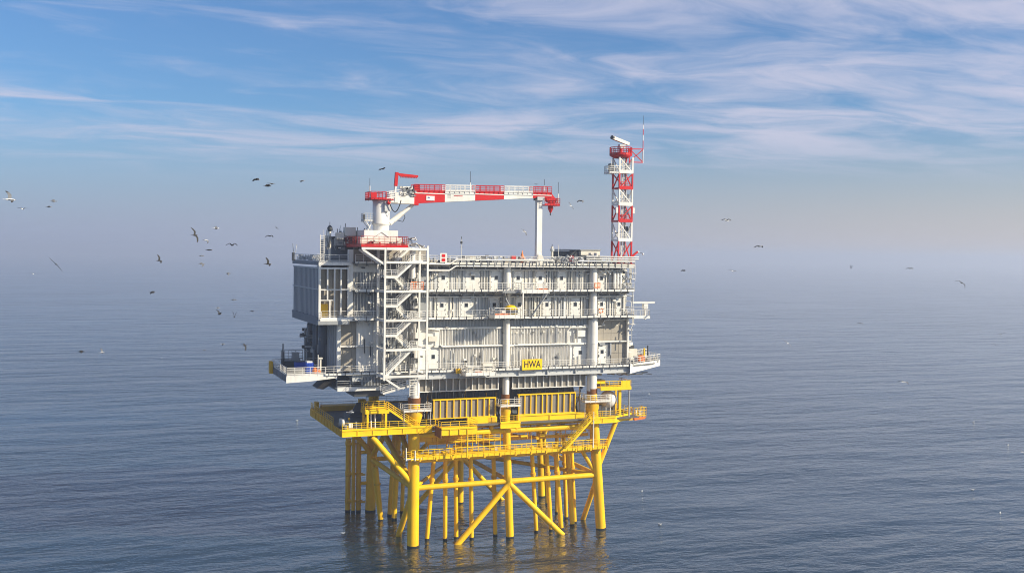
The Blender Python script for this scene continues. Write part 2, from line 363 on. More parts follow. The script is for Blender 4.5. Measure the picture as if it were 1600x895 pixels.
fascia(31.2, 36.2, -1.6, 18.95, 19.95).build('front_girder', D)
b = MB(); b.prism([(-12.45, -1.45, 18.9), (-12.45, 23.3, 18.7), (-12.45, 23.3, 19.95), (-12.45, -1.45, 19.95)], (0.15, 0, 0), 'ochre')
for i in range(10): b.box(-12.55, -12.45, -1 + i * 2.4, -0.9 + i * 2.4, 18.9, 19.9, 'ochre')
b.build('side_girder', D)
b = MB(); b.box(-1, 41, 27.85, 28, 18.9, 19.95, 'ochre'); b.build('rear_girder', D); b = MB(); b.box(-12.3, -1, 23.15, 23.3, 18.9, 19.95, 'ochre'); b.build('rear_girder', D)
b = MB(); b.prism([(36.2, -1.6, 18.95), (41.0, 1.2, 18.95), (41.0, 1.2, 19.95), (36.2, -1.6, 19.95)], (0, 0.15, 0), 'yellow2'); b.box(40.9, 41.05, 1.2, 28, 18.95, 19.95, 'yellow'); b.build('side_girder', D)
for i in range(14):
    y = 0.5 + i * 2.05
    b = MB(); b.box(-12.2 if y < 23 else -.9, 40.8, y, y + 0.22, 18.85, 19.5, 'ochre'); b.build('floor_beam', D)
# deep girders with grey infill panels
pm = bmesh_box('panel', 1.0, 0.04, 1.0, 'infill')
def panel_girder(x0, edges, y, z0, z1, par, kf, name='panel', wf=0.16):
    for a, c in zip(edges, edges[1:]):
        o = inst(name, pm, par, ((a + c) / 2, y, z0)); o.scale = (c - a, 1, z1 - z0)
    b = MB()
    b.box(edges[0] - .12, edges[-1] + .12, y - 0.30, y + 0.3, z1, z1 + 0.16, kf); b.box(edges[0] - .12, edges[-1] + .12, y - 0.30, y + 0.3, z0 - 0.14, z0, kf)
    for e in edges: b.box(e - wf / 2, e + wf / 2, y - 0.26, y - 0.002, z0, z1, kf)
    b.build('girder_frame', par)
YP1 = [3.35, 4.46, 5.6, 6.82, 8.0, 9.03, 9.95, 11.02, 12.18, 13.11, 14.2]
YP2 = [18.5, 19.6, 20.7, 21.7, 22.86, 23.7, 24.64, 25.84, 26.94, 28.11, 29.1]
panel_girder(0, YP1, 0.1, 20.95, 23.9, D, 'yellow2')
panel_girder(0, YP2, 0.1, 20.95, 24.2, D, 'yellow2')
b = MB(); b.box(18.2, 31.2, -0.25, 0.3, 19.2, 20.8, 'yellow2'); b.box(18.2, 31.2, -0.4, -0.25, 20.65, 20.8, 'yellow2'); b.box(18.2, 31.2, -0.4, -0.25, 19.2, 19.32, 'yellow2')
for x in (18.3, 24.2, 31.1): b.box(x - .08, x + .08, -0.38, -0.25, 19.32, 20.65, 'yellow')
b.build('box_girder', D)
b = MB(); b.box(9.2, 14.5, -0.25, 0.3, 19.5, 20.8, 'yellow2'); b.box(13, 14.2, -0.29, -0.25, 19.6, 20.7, 'ochre'); b.build('box_girder', D)
for x in (13.5, 18.0): b = MB(); b.tube((x, -0.1, 18.0), (x, -0.1, 19.5), 0.4, 'ochre', 12); b.build('stub_column', D)
# protruding landing
b = MB(); b.box(3.2, 9.2, -4.6, -0.8, 19.62, 19.78, 'ochre'); b.box(3.2, 9.2, -4.75, -4.6, 18.85, 19.95, 'yellow2'); b.box(3.05, 3.2, -4.75, -1.6, 18.4, 19.95, 'rust'); b.box(9.2, 9.32, -4.75, -1.6, 18.85, 19.95, 'yellow')
for x in (4.6, 6.2, 7.6): b.box(x - .06, x + .06, -4.87, -4.75, 18.9, 19.85, 'yellow')
b.box(3.2, 9.2, -4.9, -4.75, 19.8, 19.95, 'yellow2')
for x, z in ((7.7, 15), (9.25, 17.2)): b.tube((x, -4.5, z), (x, -4.5, 19.8), 0.14, 'yellow2')
b.build('landing', D)
b = MB(); b.rail([(3.15, -1.6, 19.95), (3.15, -4.75, 19.95), (9.25, -4.75, 19.95), (9.25, -1.0, 19.95)], 'yellow2', sp=1.5, r=0.045)
b.rail([(-12.3, -1.6, 19.95), (3.1, -1.6, 19.95)], 'yellow2', sp=1.5); b.rail([(-12.3, 23.2, 19.95), (-12.3, 5, 19.95)], 'yellow', sp=1.5, r=0.05); b.rail([(-12.3, 23.2, 19.95), (-1, 23.2, 19.95)], 'mid', sp=2); b.rail([(-1, 27.9, 19.95), (41, 27.9, 19.95)], 'mid', sp=2)
b.rail([(31.2, -1.6, 19.95), (36.2, -1.6, 19.95), (40.9, 1.2, 19.95), (40.9, 27.8, 19.95)], 'yellow2', sp=1.4); b.rail([(14.6, -1.6, 19.95), (18.2, -1.6, 19.95)], 'yellow2')
b.build('railing', D)
# equipment lying on the open left end
b = MB()
for i in range(26):
    x = rnd(-11.8, -9.9); y = rnd(-1, 5); b.box(x, x + rnd(.2, .7), y, y + rnd(.2, .7), 19.8, 19.8 + rnd(.3, 1.3), random.choice(['white', 'grey', 'dark', 'yellow', 'steel']))
for y in (1.2, 2.4): b.lathe([(0.0, -.2), (0.6, -.2), (0.6, .2), (0, .2)], (-11.6, y, 20.7), 'white', 16, 'x')
b.box(-10.8, -4.5, 20.5, 22.6, 19.8, 20.7, 'ochre'); b.box(-11.9, -11.3, 21, 22.4, 19.8, 21.4, 'ochre'); b.box(-4, -2.8, 21, 22, 19.8, 21.6, 'ochre')
b.build('deck_equipment', D)
b = MB(); b.prism([(-10, 6, 19.8), (-3, 3, 19.8), (-1, 12, 19.8), (-8, 17, 19.8)], (0.3, 0, 0.25), 'black'); b.prism([(-8, 12, 20.0), (-4, 9, 20.0), (-3, 13, 21.6), (-6, 16, 21.4)], (0.3, 0, 0.4), 'dark'); b.build('tarpaulin', D)
# inner walls of the transition storey
b = MB(); b.box(1.5, 31, 5.0, 5.2, 19.8, 25.2, 'louvre')
for i in range(24): x = 2 + i * 1.24; b.box(x, x + .12, 4.85, 5.0, 19.8, 25.2, 'mid')
b.build('inner_wall', D)
b = MB()
for i in range(40):
    x = rnd(1, 31); r = rnd(.04, .14); b.tube((x, rnd(1.2, 4.5), 19.8), (x + rnd(-.4, .4), rnd(1.2, 4.5), 25.4), r, random.choice(['dark', 'mid', 'ochre', 'black', 'grey']), 6)
b.build('cables', D)
# ring platforms round the legs
for x0, x1, xc, z, k in ((-2.2, 2.5, 0, 22.55, 'white'), (14.6, 18.3, 16.06, 22.7, 'white'), (30.3, 35.4, 32.4, 22.8, 'white')):
    b = MB(); b.box(x0, x1, -1.5, -0.99, z - .16, z, k); b.box(x0, xc - 1, -0.99, 1.5, z - .16, z, k); b.box(xc + 1, x1, -0.99, 1.5, z - .16, z, k)
    b.rail([(x0, 1.4, z), (x0, -1.5, z), (x1, -1.5, z), (x1, 1.4, z)], 'white', r=0.045, sp=1.1)
    for x in (x0 + .1, x1 - .1): b.tube((x, -1.3, 19.9), (x, -1.3, z), 0.05, 'white')
    b.build('leg_platform', D)
for x, r, zz in ((0, 0.95, 23.6), (16.06, 0.66, 23.6), (32.35, 0.88, 24.0)):
    b = MB(); b.tube((x, 0, zz), (x, 0, zz + 0.9), r * 1.06, 'rust', 24); b.build('leg_collar', D); b = MB(); b.tube((x, 0, 20.2), (x, 0, 21.6), r * 1.01, 'yellow', 24, r * 1.45); b.tube((x, 0, 21.6), (x, 0, 22.3), r * 1.45, 'ochre', 24); b.build('leg_cone', D)

def stair(par, a, c, w, k, name='stair', steps=True, rails=2, ks=None):
    """flight from a (low) to c (high); w vector = width direction"""
    a = Vector(a); c = Vector(c); w = Vector(w); b = MB()
    for s in (0, 1): b.beam(a + w * s, c + w * s, 0.09, 0.32, k)
    ob = b.build(name, par)
    if steps:
        n = max(4, int(abs(c.z - a.z) / 0.24)); t = MB()
        for i in range(n):
            p = a.lerp(c, (i + .5) / n); d = (c - a); d.z = 0; d.normalize(); q = d * 0.14
            t.prism([p - q, p + q, p + q + w, p - q + w], (0, 0, 0.04), ks or 'grating')
        o = t.mesh('step', ORG[par.name]); s = bpy.data.objects.new('step', o); COL.objects.link(s); s.parent = ob
    r = MB()
    for s in (0, 1):
        p, q = a + w * s, c + w * s; up = Vector((0, 0, 1))
        for h in (0.4, 0.75, 1.1): r.tube(p + up * h, q + up * h, 0.04, k, 5)
        n = max(2, int((q - p).length / 1.2))
        for i in range(n + 1): e = p.lerp(q, i / n); r.tube(e, e + up * 1.1, 0.04, k, 5)
    o = r.mesh('handrail', ORG[par.name]); s = bpy.data.objects.new('handrail', o); COL.objects.link(s); s.parent = ob
    return ob

A = thing('access_stair_tower', 'yellow stair with square landing at the left end of the cable deck', 'stair', (-6.5, -0.5, 19.8))
b = MB(); b.box(-8.5, -4.6, -1.3, 1.4, 22.75, 22.9, 'ochre'); b.box(-8.5, -4.6, -1.42, -1.3, 22.35, 22.9, 'yellow2'); b.box(-8.6, -8.5, -1.3, 1.4, 22.35, 22.9, 'ochre'); b.build('landing', A)
for x, y in ((-8.1, -1.2), (-8.2, 1.2), (-5.1, -1.2), (-5.0, 1.2)):
    b = MB(); b.beam((x, y, 19.8), (x, y, 22.75), 0.34, 0.34, 'yellow2' if y < 0 else 'ochre'); b.build('post', A)
b = MB(); b.rail([(-4.6, 1.4, 22.9), (-8.5, 1.4, 22.9), (-8.5, -1.3, 22.9), (-5.2, -1.3, 22.9)], 'yellow2', sp=1.1, r=.045); b.build('railing', A)
stair(A, (-0.2, -1.2, 19.85), (-4.7, -1.2, 23.0), (0, 1.1, 0), 'yellow2')
b = MB(); b.beam((-8.2, 1.2, 19.9), (-8.1, -1.2, 22.6), .16, .16, 'ochre'); b.tube((-7.2, 0.2, 19.8), (-7.2, 0.2, 22.7), 0.16, 'white'); b.tube((-6.5, 0.4, 19.8), (-6.5, 0.4, 22.7), 0.16, 'white'); b.build('brace', A)
A2 = thing('access_stair', 'yellow stair from the jacket walkway up to the right end of the cable deck', 'stair', (27.5, -2.6, 14.9))
stair(A2, (26.1, -2.9, 15.0), (31.1, -2.9, 20.0), (0, 1.1, 0), 'yellow2')
b = MB(); b.box(31.0, 32.6, -3.0, -1.72, 19.82, 19.95, 'yellow'); b.rail([(31.1, -3, 19.95), (32.6, -3, 19.95)], 'yellow2'); b.tube((31.3, -2.9, 15), (31.3, -2.9, 21.2), 0.11, 'white'); b.build('landing', A2)

T = thing('storage_tank', 'white round ended tank on the cable deck beside the right leg', 'tank', (36.0, 0.9, 19.8))
b = MB(); prof = [(0.01, -1.6)] + [(1.55 * math.cos(R_(a)), 1.55 * math.sin(R_(a)) * (1.0)) for a in range(-80, 81, 10)] + [(0.01, 1.6)]
b.lathe([(r, z) for r, z in prof], (36.0, 0.9, 22.75), 'white', 28); b.build('vessel', T)
b = MB()
for x in (35.2, 36.8):
    for y in (0.2, 1.6): b = MB(); b.tube((x, y, 19.8), (x, y, 22.0), 0.12, 'grey'); b.build('support_leg', T)
U = thing('upper_yellow_platform', 'small railed yellow platform raised above the white tank', 'platform', (36.8, 0.5, 25))
b = MB(); b.box(33.4, 39.3, -1.2, 3.2, 24.9, 25.05, 'ochre'); b.box(33.4, 39.3, -1.35, -1.2, 24.6, 25.15, 'yellow2'); b.box(39.3, 39.42, -1.35, 3.2, 24.6, 25.15, 'yellow2'); b.build('deck', U)
b = MB(); b.rail([(33.4, -1.3, 25.1), (39.35, -1.3, 25.1), (39.35, 3.2, 25.1)], 'yellow2', sp=0.9, r=.045); b.box(37.4, 39.2, -1.33, -1.28, 25.2, 26.2, 'yellow2'); b.build('railing', U)
for x, y, k, w in ((37.5, -0.6, 'yellow2', .45), (39.2, -1.0, 'steel', .22), (38.6, 3, 'yellow', .3)):
    b = MB(); b.beam((x, y, 19.8), (x, y, 24.9), w, w, k); b.build('post', U)
b = MB(); b.box(33.5, 35.2, 0.5, 2.4, 25.6, 26.2, 'yellow2'); b.box(34, 36, 1, 2, 25.05, 25.6, 'dark'); b.build('deck_equipment', U)
O = thing('boat_landing_basket', 'yellow railed basket with orange underside at the right end of the cable deck', 'basket', (42.2, 2.0, 19.8))
b = MB(); b.box(41.2, 43.6, 0.8, 3.0, 19.35, 19.5, 'grey'); b.prism([(41.3, 0.7, 18.75), (43.4, 0.7, 18.95), (43.6, 0.7, 19.35), (41.2, 0.7, 19.35)], (0, 2.3, 0), 'orange'); b.build('base', O)
b = MB(); b.rail([(41.2, 3, 19.5), (41.2, .7, 19.5), (43.6, .7, 19.5), (43.6, 3, 19.5)], 'yellow2', h=1.5, sp=0.55, r=.05); b.build('railing', O)
b = MB(); b.lathe([(0.01, 0), (0.25, 0), (0.3, .4), (0.2, .9), (0.01, 1.0)], (42.0, 1.6, 19.5), 'cream', 12); b.box(42.5, 43.1, 1.2, 2, 19.5, 20.3, 'white'); b.build('marker_buoy', O)

# ------------------------------------------------------------------ topside
X0, X1, YB = -10.6, 39.6, 27.0
P = thing('substation_topside', 'large white offshore substation topside of stacked decks standing on the yellow jacket', 'substation', (14, 12, 24))
Z = [28.95, 37.6, 42.12, 46.6]
FY = -1.6
# columns
for x, y, r0, r1 in ((0, 0, 0.85, 0.8), (16.1, 0, 0.58, 0.62), (32.3, 0, 0.9, 0.68), (0, 26, .85, .8), (17, 26, .6, .6), (33, 26, .8, .7), (-10.2, 26, .6, .6)):
    b = MB(); b.tube((x, y, 24.5 if x > -5 else 29), (x, y, 37.6), r0, 'white', 24); b.tube((x, y, 37.6), (x, y, 46.5), r1, 'white', 24)
    for z in (28.1, 32.8, 37.2, 41.8): b.tube((x, y, z), (x, y, z + .15), r0 * 1.05, 'white', 24)
    b.build('column', P)
# decks
for i, z in enumerate(Z):
    b = MB(); b.box(X0, X1, FY + 0.12, YB, z - 0.16, z, 'grating'); b.build('deck', P)
    b = MB(); xl = -10.4 if i else -15
    b.box(xl, X1, FY, FY + 0.1, z - 0.22, z + 0.1, 'white' if i < 3 else 'cream'); b.box(xl, X1, FY + .1, FY + 0.45, z - 0.30, z - 0.26, 'mid')
    n = int((X1 - xl) / 1.3)
    for j in range(n): x = xl + .5 + j * 1.3; b.box(x, x + .09, FY - 0.07, FY, z - 0.36, z + 0.3, 'dark' if j % 3 else 'mid')  # rail post feet, coloured dark to stand in for their shadow
    b.build('deck_edge', P)
    b = MB(); b.rail([(xl, FY, z + .1), (X1, FY, z + .1)], 'white', sp=1.3, r=0.036, toe=False); b.rail([(X1, FY, z + .1), (X1, YB, z + .1)], 'white', sp=1.6)
    if i == 3: b.rail([(X0, YB, z), (X1, YB, z)], 'white', sp=1.8); b.rail([(-16, YB - 6, z), (-16, YB - 6, z)], 'white')
    b.build('railing', P)
    b = MB()      # joists seen from below
    for j in range(28): x = X0 + 0.6 + j * 1.8; b.box(x, x + .16, FY + .5, 2.4, z - 0.62, z - 0.17, 'mid')
    b.build('deck_beam', P)
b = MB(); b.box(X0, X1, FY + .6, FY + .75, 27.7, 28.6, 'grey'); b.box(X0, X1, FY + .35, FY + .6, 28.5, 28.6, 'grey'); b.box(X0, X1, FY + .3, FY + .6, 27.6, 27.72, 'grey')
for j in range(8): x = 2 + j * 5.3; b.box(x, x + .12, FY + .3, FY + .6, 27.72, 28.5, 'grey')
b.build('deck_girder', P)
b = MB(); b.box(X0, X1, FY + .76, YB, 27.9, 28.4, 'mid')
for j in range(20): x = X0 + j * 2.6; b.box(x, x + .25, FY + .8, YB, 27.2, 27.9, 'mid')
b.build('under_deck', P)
# lower girder with infill panels
G1 = [0.85, 2.0, 3.15, 4.35, 5.5, 6.7, 7.85, 9.0, 10.1, 11.25, 12.4, 13.6, 14.75]
G2 = [17.4, 18.5, 19.65, 20.8, 21.95, 23.1, 24.3, 25.5, 26.6, 27.75, 28.9, 30.05, 31.1]
panel_girder(0, G1, 0.3, 25.45, 27.5, P, 'white', wf=.14); panel_girder(0, G2, 0.3, 25.45, 27.5, P, 'white', wf=.14)
b = MB()
for i in range(16): x = 1 + i * 2.0; b.box(x, x + .5, 2, 2.3, 24.6, 27.2, 'dark')
b.box(0.9, 31.3, 3.0, 3.2, 25.2, 27.6, 'mid'); b.build('inner_girder', P)

# walls -----------------------------------------------------------
def door(x, w, z0, z1, y, wz, k='white', win=True):
    b = MB(); b.box(x - w / 2, x + w / 2, y - 0.14, y - .004, z0, z1, k)
    for s in (-1, 1):
        for j in range(4): zz = z0 + .35 + j * (z1 - z0 - .7) / 3; b.box(x + s * (w / 2 - .1) - .04, x + s * (w / 2 - .1) + .04, y - 0.19, y - .14, zz, zz + .16, 'mid')
    b.box(x + w / 2 - .3, x + w / 2 - .22, y - .2, y - .14, z0 + 1.0, z0 + 1.2, 'dark')
    if random.random() < .6: b.box(x - w * .3, x + w * .3, y - .15, y - .14, z1 - .5, z1 - .47, 'grey')
    d = b.build('door', P)
    if win:
        m = MB(); m.box(x - .28, x + .28, y - .17, y - .142, wz - .32, wz + .32, 'glass')
        for q in ((x - .33, x - .28, wz - .37, wz + .37), (x + .28, x + .33, wz - .37, wz + .37), (x - .28, x + .28, wz + .32, wz + .37), (x - .28, x + .28, wz - .37, wz - .32)):
            m.box(q[0], q[1], y - .18, y - .141, q[2], q[3], 'grey')
        o = bpy.data.objects.new('window', m.mesh('window', ORG[P.name])); COL.objects.link(o); o.parent = d
def lamp_pipe(b, x, y, z0, z1):
    t = random.random()
    if t < .45: b.tube((x, y, z0), (x, y, z1), rnd(.04, .13), random.choice(['white', 'white', 'grey', 'cream']), 8)
    elif t < .75: b.box(x - rnd(.03, .1), x + rnd(.03, .1), y - rnd(.1, .25), y, z0, z1, random.choice(['grey', 'mid', 'white', 'steel']))
    else:
        b.tube((x, y - .1, z0), (x, y - .1, z1), .035, 'dark', 6); zz = rnd(z0 + .5, z1 - .8); b.box(x - .12, x + .12, y - .3, y - .02, zz, zz + rnd(.2, .45), random.choice(['dark', 'mid', 'grey', 'white']))
def wallrow(zd, ztop, doors, yw, wz):
    b = MB(); b.box(X0, X1 - .6, yw, yw + .12, zd, ztop, 'cream'); b.build('wall', P)
    b = MB(); x = 2.2
    occ = [(d[0] - d[1] / 2 - .15, d[0] + d[1] / 2 + .15) for d in doors]
    while x < 38.5:
        if not any(a < x < c for a, c in occ):
            b.box(x - rnd(.06, .14), x - .002, yw - .05, yw - .003, zd, ztop, random.choice(['mid', 'mid', 'grey', 'dark']))  # darker strip paints the shade in the gap beside each rib
            b.box(x, x + .1, yw - rnd(.12, .28), yw - .003, zd, ztop, random.choice(['white', 'white', 'grey', 'grey', 'cream']))
            if random.random() < .25: b.box(x + .1, x + rnd(.35, .6), yw - .1, yw - .002, zd, ztop, random.choice(['grey', 'white']))
        x += rnd(.42, .68)
    b.build('wall_rib', P)
    for d in doors: door(d[0], d[1], zd + .05, ztop - rnd(.1, .25), yw, wz)
    b = MB()
    for i in range(34):
        x = rnd(2.2, 38.8)
        if any(a < x < c for a, c in occ): continue
        lamp_pipe(b, x, yw - .22, zd + .1, ztop)
    for i in range(22):
        x = rnd(2.2, 38.8); z = rnd(ztop - 1.0, ztop - .1); w = rnd(.2, .7)
        b.box(x, x + w, yw - rnd(.3, .6), yw - .15, z, z + rnd(.15, .4), random.choice(['white', 'white', 'grey', 'dark', 'mid', 'cream']))
    b.build('pipework', P)
DA = [(4.9, 1.7), (10.1, 2.6), (14.3, 1.9), (18.3, 1.5), (22.4, 1.6), (26.4, 1.5), (34.1, 1.3)]
DB = [(4.7, 1.6), (9.0, 1.9), (14.0, 1.7), (18.6, 1.5), (23.7, 1.6), (29.1, 1.8), (34.2, 1.3), (37.6, 1.1)]
wallrow(Z[2], 45.5, DA, 0.6, 44.15); wallrow(Z[1], 40.95, DB, 0.6, 39.6)
# clutter bands under each deck edge
def band(z0, z1, y, n):
    b = MB(); b.box(X0, X1 - .6, y + .7, y + .8, z0, z1 - .2, 'mid')
    for i in range(n):
        x = rnd(1.5, 38.6); w = rnd(.15, 1.1); h = rnd(.1, .5); zz = rnd(z0, z1 - h - .15)
        b.box(x, x + w, y + rnd(-.2, .2), y + rnd(.25, .65), zz, zz + h, random.choice(['dark', 'mid', 'grey', 'dark', 'steel', 'mid', 'dark', 'beige']))
    for i in range(18): x = 1.6 + i * 2.12; b.box(x, x + .1, y - .35, y - .25, z0, z1 - .16, 'white')
    for zz, r in ((z0 + .02, .13), (z0 + .5, .06), (z1 - .45, .07)): b.tube((1.5, y - .3, zz), (39, y - .3, zz), r, 'white', 8)
    b.build('cable_tray', P)
band(40.98, Z[2], 0.55, 90); band(45.5, Z[3], 0.55, 80)
# roof-edge pipes
b = MB()
for z, r, y in ((47.15, .13, FY - .12), (46.1, .13, FY + .1)):
    b.path([(1.6, y, z - .75), (5.2, y, z - .75), (6.4, y, z), (24, y, z)], r, 'white', 8); b.tube((28.5 if z > 47 else 24, y, z), (39.5, y, z), r, 'white', 8)
for z in (47.55, 47.95): b.tube((30, FY - .2, z), (40.2, FY - .2, z), .10, 'white', 8)
for i in range(60):
    x = rnd(6, 39); z = rnd(46.75, 47.8); b.box(x, x + rnd(.1, .6), -0.9, -0.5, z, z + rnd(.1, .3), random.choice(['dark', 'mid', 'white', 'cream', 'grey', 'grey']))
for i in range(26): x = 7 + i * 1.25; b.box(x, x + .05, FY - .1, FY + .1, 46.1, 47.1, 'mid')
b.build('roof_pipework', P)
b = MB()
for i in range(90):
    x = rnd(24.2, 28.3); z = rnd(46.2, 48.0); b.tube((x, FY + rnd(-.3, .5), z), (x + rnd(-.8, .8), FY + rnd(-.3, .5), z + rnd(-.6, .6)), rnd(.03, .08), random.choice(['mid', 'grey', 'dark', 'steel']), 5)
b.build('scaffold_tangle', P)
# transformer storey: two rows of tall ribbed plates
b = MB(); b.box(X0 + 1, X1 - 6, 0.6, 0.72, Z[0], Z[1], 'white'); b.box(33.2, X1 - .1, 0.9, 1.0, Z[0], Z[1], 'mid'); b.build('wall', P)
def ribrow(x0, x1, z0, z1, d, k, pitch=.575, w=.25):
    b = MB(); x = x0
    while x < x1: b.box(x - .10, x - .03, .56, .597, z0, z1, 'mid'); b.prism([(x, .597, z0), (x + w, .6 - d, z0), (x + w + .12, .6 - d, z0), (x + w + .2, .597, z0)], (0, 0, z1 - z0), k); x += pitch  # grey strip before each rib is gap shade put in as colour
    b.build('wall_rib', P)
ribrow(2, 15.4, 36.0, 37.2, .18, 'grey'); ribrow(17, 31, 36.0, 37.2, .18, 'grey')
ribrow(4.5, 15.4, 33.0, 35.6, .3, 'white'); ribrow(16.9, 27.4, 33.0, 35.6, .3, 'white')
ribrow(4.2, 15.4, 29.2, 32.5, .34, 'white'); ribrow(16.9, 28.0, 29.2, 32.5, .34, 'white')
b = MB()
for x0, x1 in ((2, 15.4), (16.9, 30.8)):
    b.box(x0, x1, .1, .6, 35.62, 35.95, 'white'); b.box(x0 + 1.4, x1, .05, .6, 32.62, 32.95, 'white')
b.path([(2, .0, 35.8), (4.2, .0, 35.5), (4.3, 0, 33.1), (4.7, -.05, 32.75), (27.2, -.05, 32.75), (27.6, 0, 33.2), (27.6, 0, 35.2), (28, 0, 35.6), (31.4, 0, 35.6)], .11, 'white', 8)
b.build('wall_stringer', P)
b = MB(); occ = []
for i in range(40):
    x = rnd(4.5, 31); z0 = random.choice([29.2, 33]); 
    if abs(x - 16.1) < .8: continue
    lamp_pipe(b, x, 0.15, z0, z0 + rnd(1.2, 3.2))
for i in range(40):
    x = rnd(2.2, 38); z = random.choice([32.7, 35.8, 34.8, 30.4]); b.box(x, x + rnd(.15, .5), -.05, .25, z, z + rnd(.15, .4), random.choice(['dark', 'white', 'cream', 'grey', 'mid']))
b.build('pipework', P)
for x, w, z0, z1, wz in ((3.3, 2.0, 29.1, 32.5, 31.1), (30.2, 2.7, 29.1, 33.7, 31.2), (34.6, 1.5, 29.1, 32.2, 31.2)): door(x, w, z0, z1, .6 if x < 32 else .9, wz)
b = MB(); b.box(2.4, 3.8, -.1, .6, 33.7, 34.5, 'cream'); b.box(29.4, 31, .0, .6, 34, 35.1, 'white'); b.box(34, 35, .4, .9, 32.4, 33.1, 'mid'); b.build('ventilation_box', P)
# beige cladding at the right end (each sheet a part)
bp_ = bmesh_box('cladding_panel', 1.0, 0.06, 1.0, 'beige')
for z0, z1 in ((33.2, 34.4), (34.45, 36.9), (29.1, 30.9), (30.95, 32.9)):
    for x in (33.25, 34.8, 36.35, 37.9):
        if z0 < 33 and x < 35.2: continue
        o = inst('cladding_panel', bp_, P, (x + .75, .8, z0)); o.scale = (1.49, 1, z1 - z0)
b = MB(); b.box(33.2, 39.5, .3, .8, 32.92, 33.15, 'white'); b.box(36.1, 36.35, .6, .8, 30.6, 33.1, 'steel'); b.path([(33, .3, 35.7), (34.3, .3, 35.8), (34.7, .3, 36.8), (39.3, .3, 36.9)], .1, 'white'); b.box(39.3, 39.6, .2, .9, 29, 37.3, 'white'); b.build('cladding_trim', P)
b = MB()
for i in range(36):
    x = rnd(39.4, 40.3); y = rnd(-1, 3); z = rnd(29, 46); b.tube((x, y, z), (x, y, min(46.5, z + rnd(1, 5))), rnd(.04, .09), random.choice(['white', 'grey', 'cream']), 6)
for z in range(30, 46): b.box(39.5, rnd(40, 40.6), rnd(-1, 1), rnd(1, 2.5), z, z + .12, 'white')
b.build('side_pipework', P)
b = MB(); b.box(X1 - .6, X1 - .4, 1.2, YB, Z[0], 46.4, 'white'); b.box(X0, X1 - .6, YB - .6, YB - .4, Z[0], 46.4, 'white'); b.build('wall', P)
# right end cylinders on upper level
b = MB()
for x in (36.3, 36.9, 37.5): b.tube((x, -.2, 42.3), (x, -.2, 45.2), .24, 'white', 12)
for i in range(14): x = rnd(36, 39.2); z = rnd(42.4, 45); b.box(x, x + rnd(.2, .6), -.4, .1, z, z + rnd(.2, .6), random.choice(['grey', 'dark', 'white', 'mid', 'steel']))
b.path([(33.3, -.4, 45.6), (34.4, -.4, 44.8), (34.4, -.4, 45.9), (35.4, -.4, 44.9)], .12, 'white', 6)
b.build('pipework', P)
# left part of the front, between radiator house and stair tower
b = MB(); b.box(-10.6, 2.0, .5, .62, 37.7, 46.4, 'mid'); b.box(-12.6, 2.0, 1.0, 1.1, 29, 37.3, 'mid'); b.box(-10.6, 2, .8, .9, 46.6, 48.6, 'beige'); b.build('wall', P)
for x, w in ((-10.8, .75), (-6.2, .5), (-4.8, .45), (-2.5, .4)):
    b = MB(); b.box(x - w / 2, x + w / 2, -.35 if x < -10 else .1, .5, 37.7, 48.6, 'white'); b.build('pillar', P)
for x in (-12.5, -6.6, -5.2, -3.0):
    b = MB(); b.box(x - .28, x + .28, .2, .95, 29, 37.3, 'white'); b.build('pillar', P)
for z0, z1 in ((29.1, 30.9), (30.95, 33.0), (33.3, 35.3), (35.35, 37.1)):
    for i, x in enumerate((-12.2, -10.3, -8.4)):
        if z0 < 33 and i == 2: continue
        o = inst('cladding_panel', bp_, P, (x + .92, .8, z0)); o.scale = (1.86, 1, z1 - z0)
door(-7.8, 1.8, 29.1, 33.0, .95, 31.4, 'white')
b = MB(); x = -10.2
while x < -6.6: b.box(x, x + .09, .3, .5, 42.2, 44.9, 'white'); b.box(x + .1, x + .18, .3, .5, 37.8, 41.8, 'white'); x += .52
b.box(-10.3, -6.4, .15, .5, 45.0, 46.3, 'white'); b.box(-10.3, -6.4, .2, .5, 42.0, 42.3, 'white'); b.box(-12.4, -5, .1, .8, 33.0, 33.25, 'white')
for i in range(60):
    x = rnd(-9.6, 1.2); z = rnd(29.3, 45.8); t = random.random()
    if t < .5: b.tube((x, rnd(-.4, .3), z), (x, .2, z + rnd(.8, 3)), rnd(.04, .1), random.choice(['white', 'grey', 'dark', 'cream']), 6)
    else: b.box(x, x + rnd(.15, .7), -.3, .3, z, z + rnd(.15, .5), random.choice(['white', 'grey', 'dark', 'mid', 'cream', 'dark']))
for i in range(70):
    x = rnd(-6, 1); z = rnd(29.3, 46); w = rnd(.2, 1.0); b.box(x, x + w, -.9, -.4, z, z + rnd(.1, .9), random.choice(['dark', 'mid', 'dark', 'steel', 'cream']))
b.build('wall_rib', P)
b = MB(); b.rail([(-15.6, -1.0, 37.7), (-7.2, -1.0, 37.7)], 'white', sp=1.3); b.box(-15.8, -7.2, -1.1, -1.0, 37.3, 37.75, 'white'); b.box(-15.8, -7.0, -1.0, .5, 37.2, 37.4, 'grey'); b.build('railing', P)
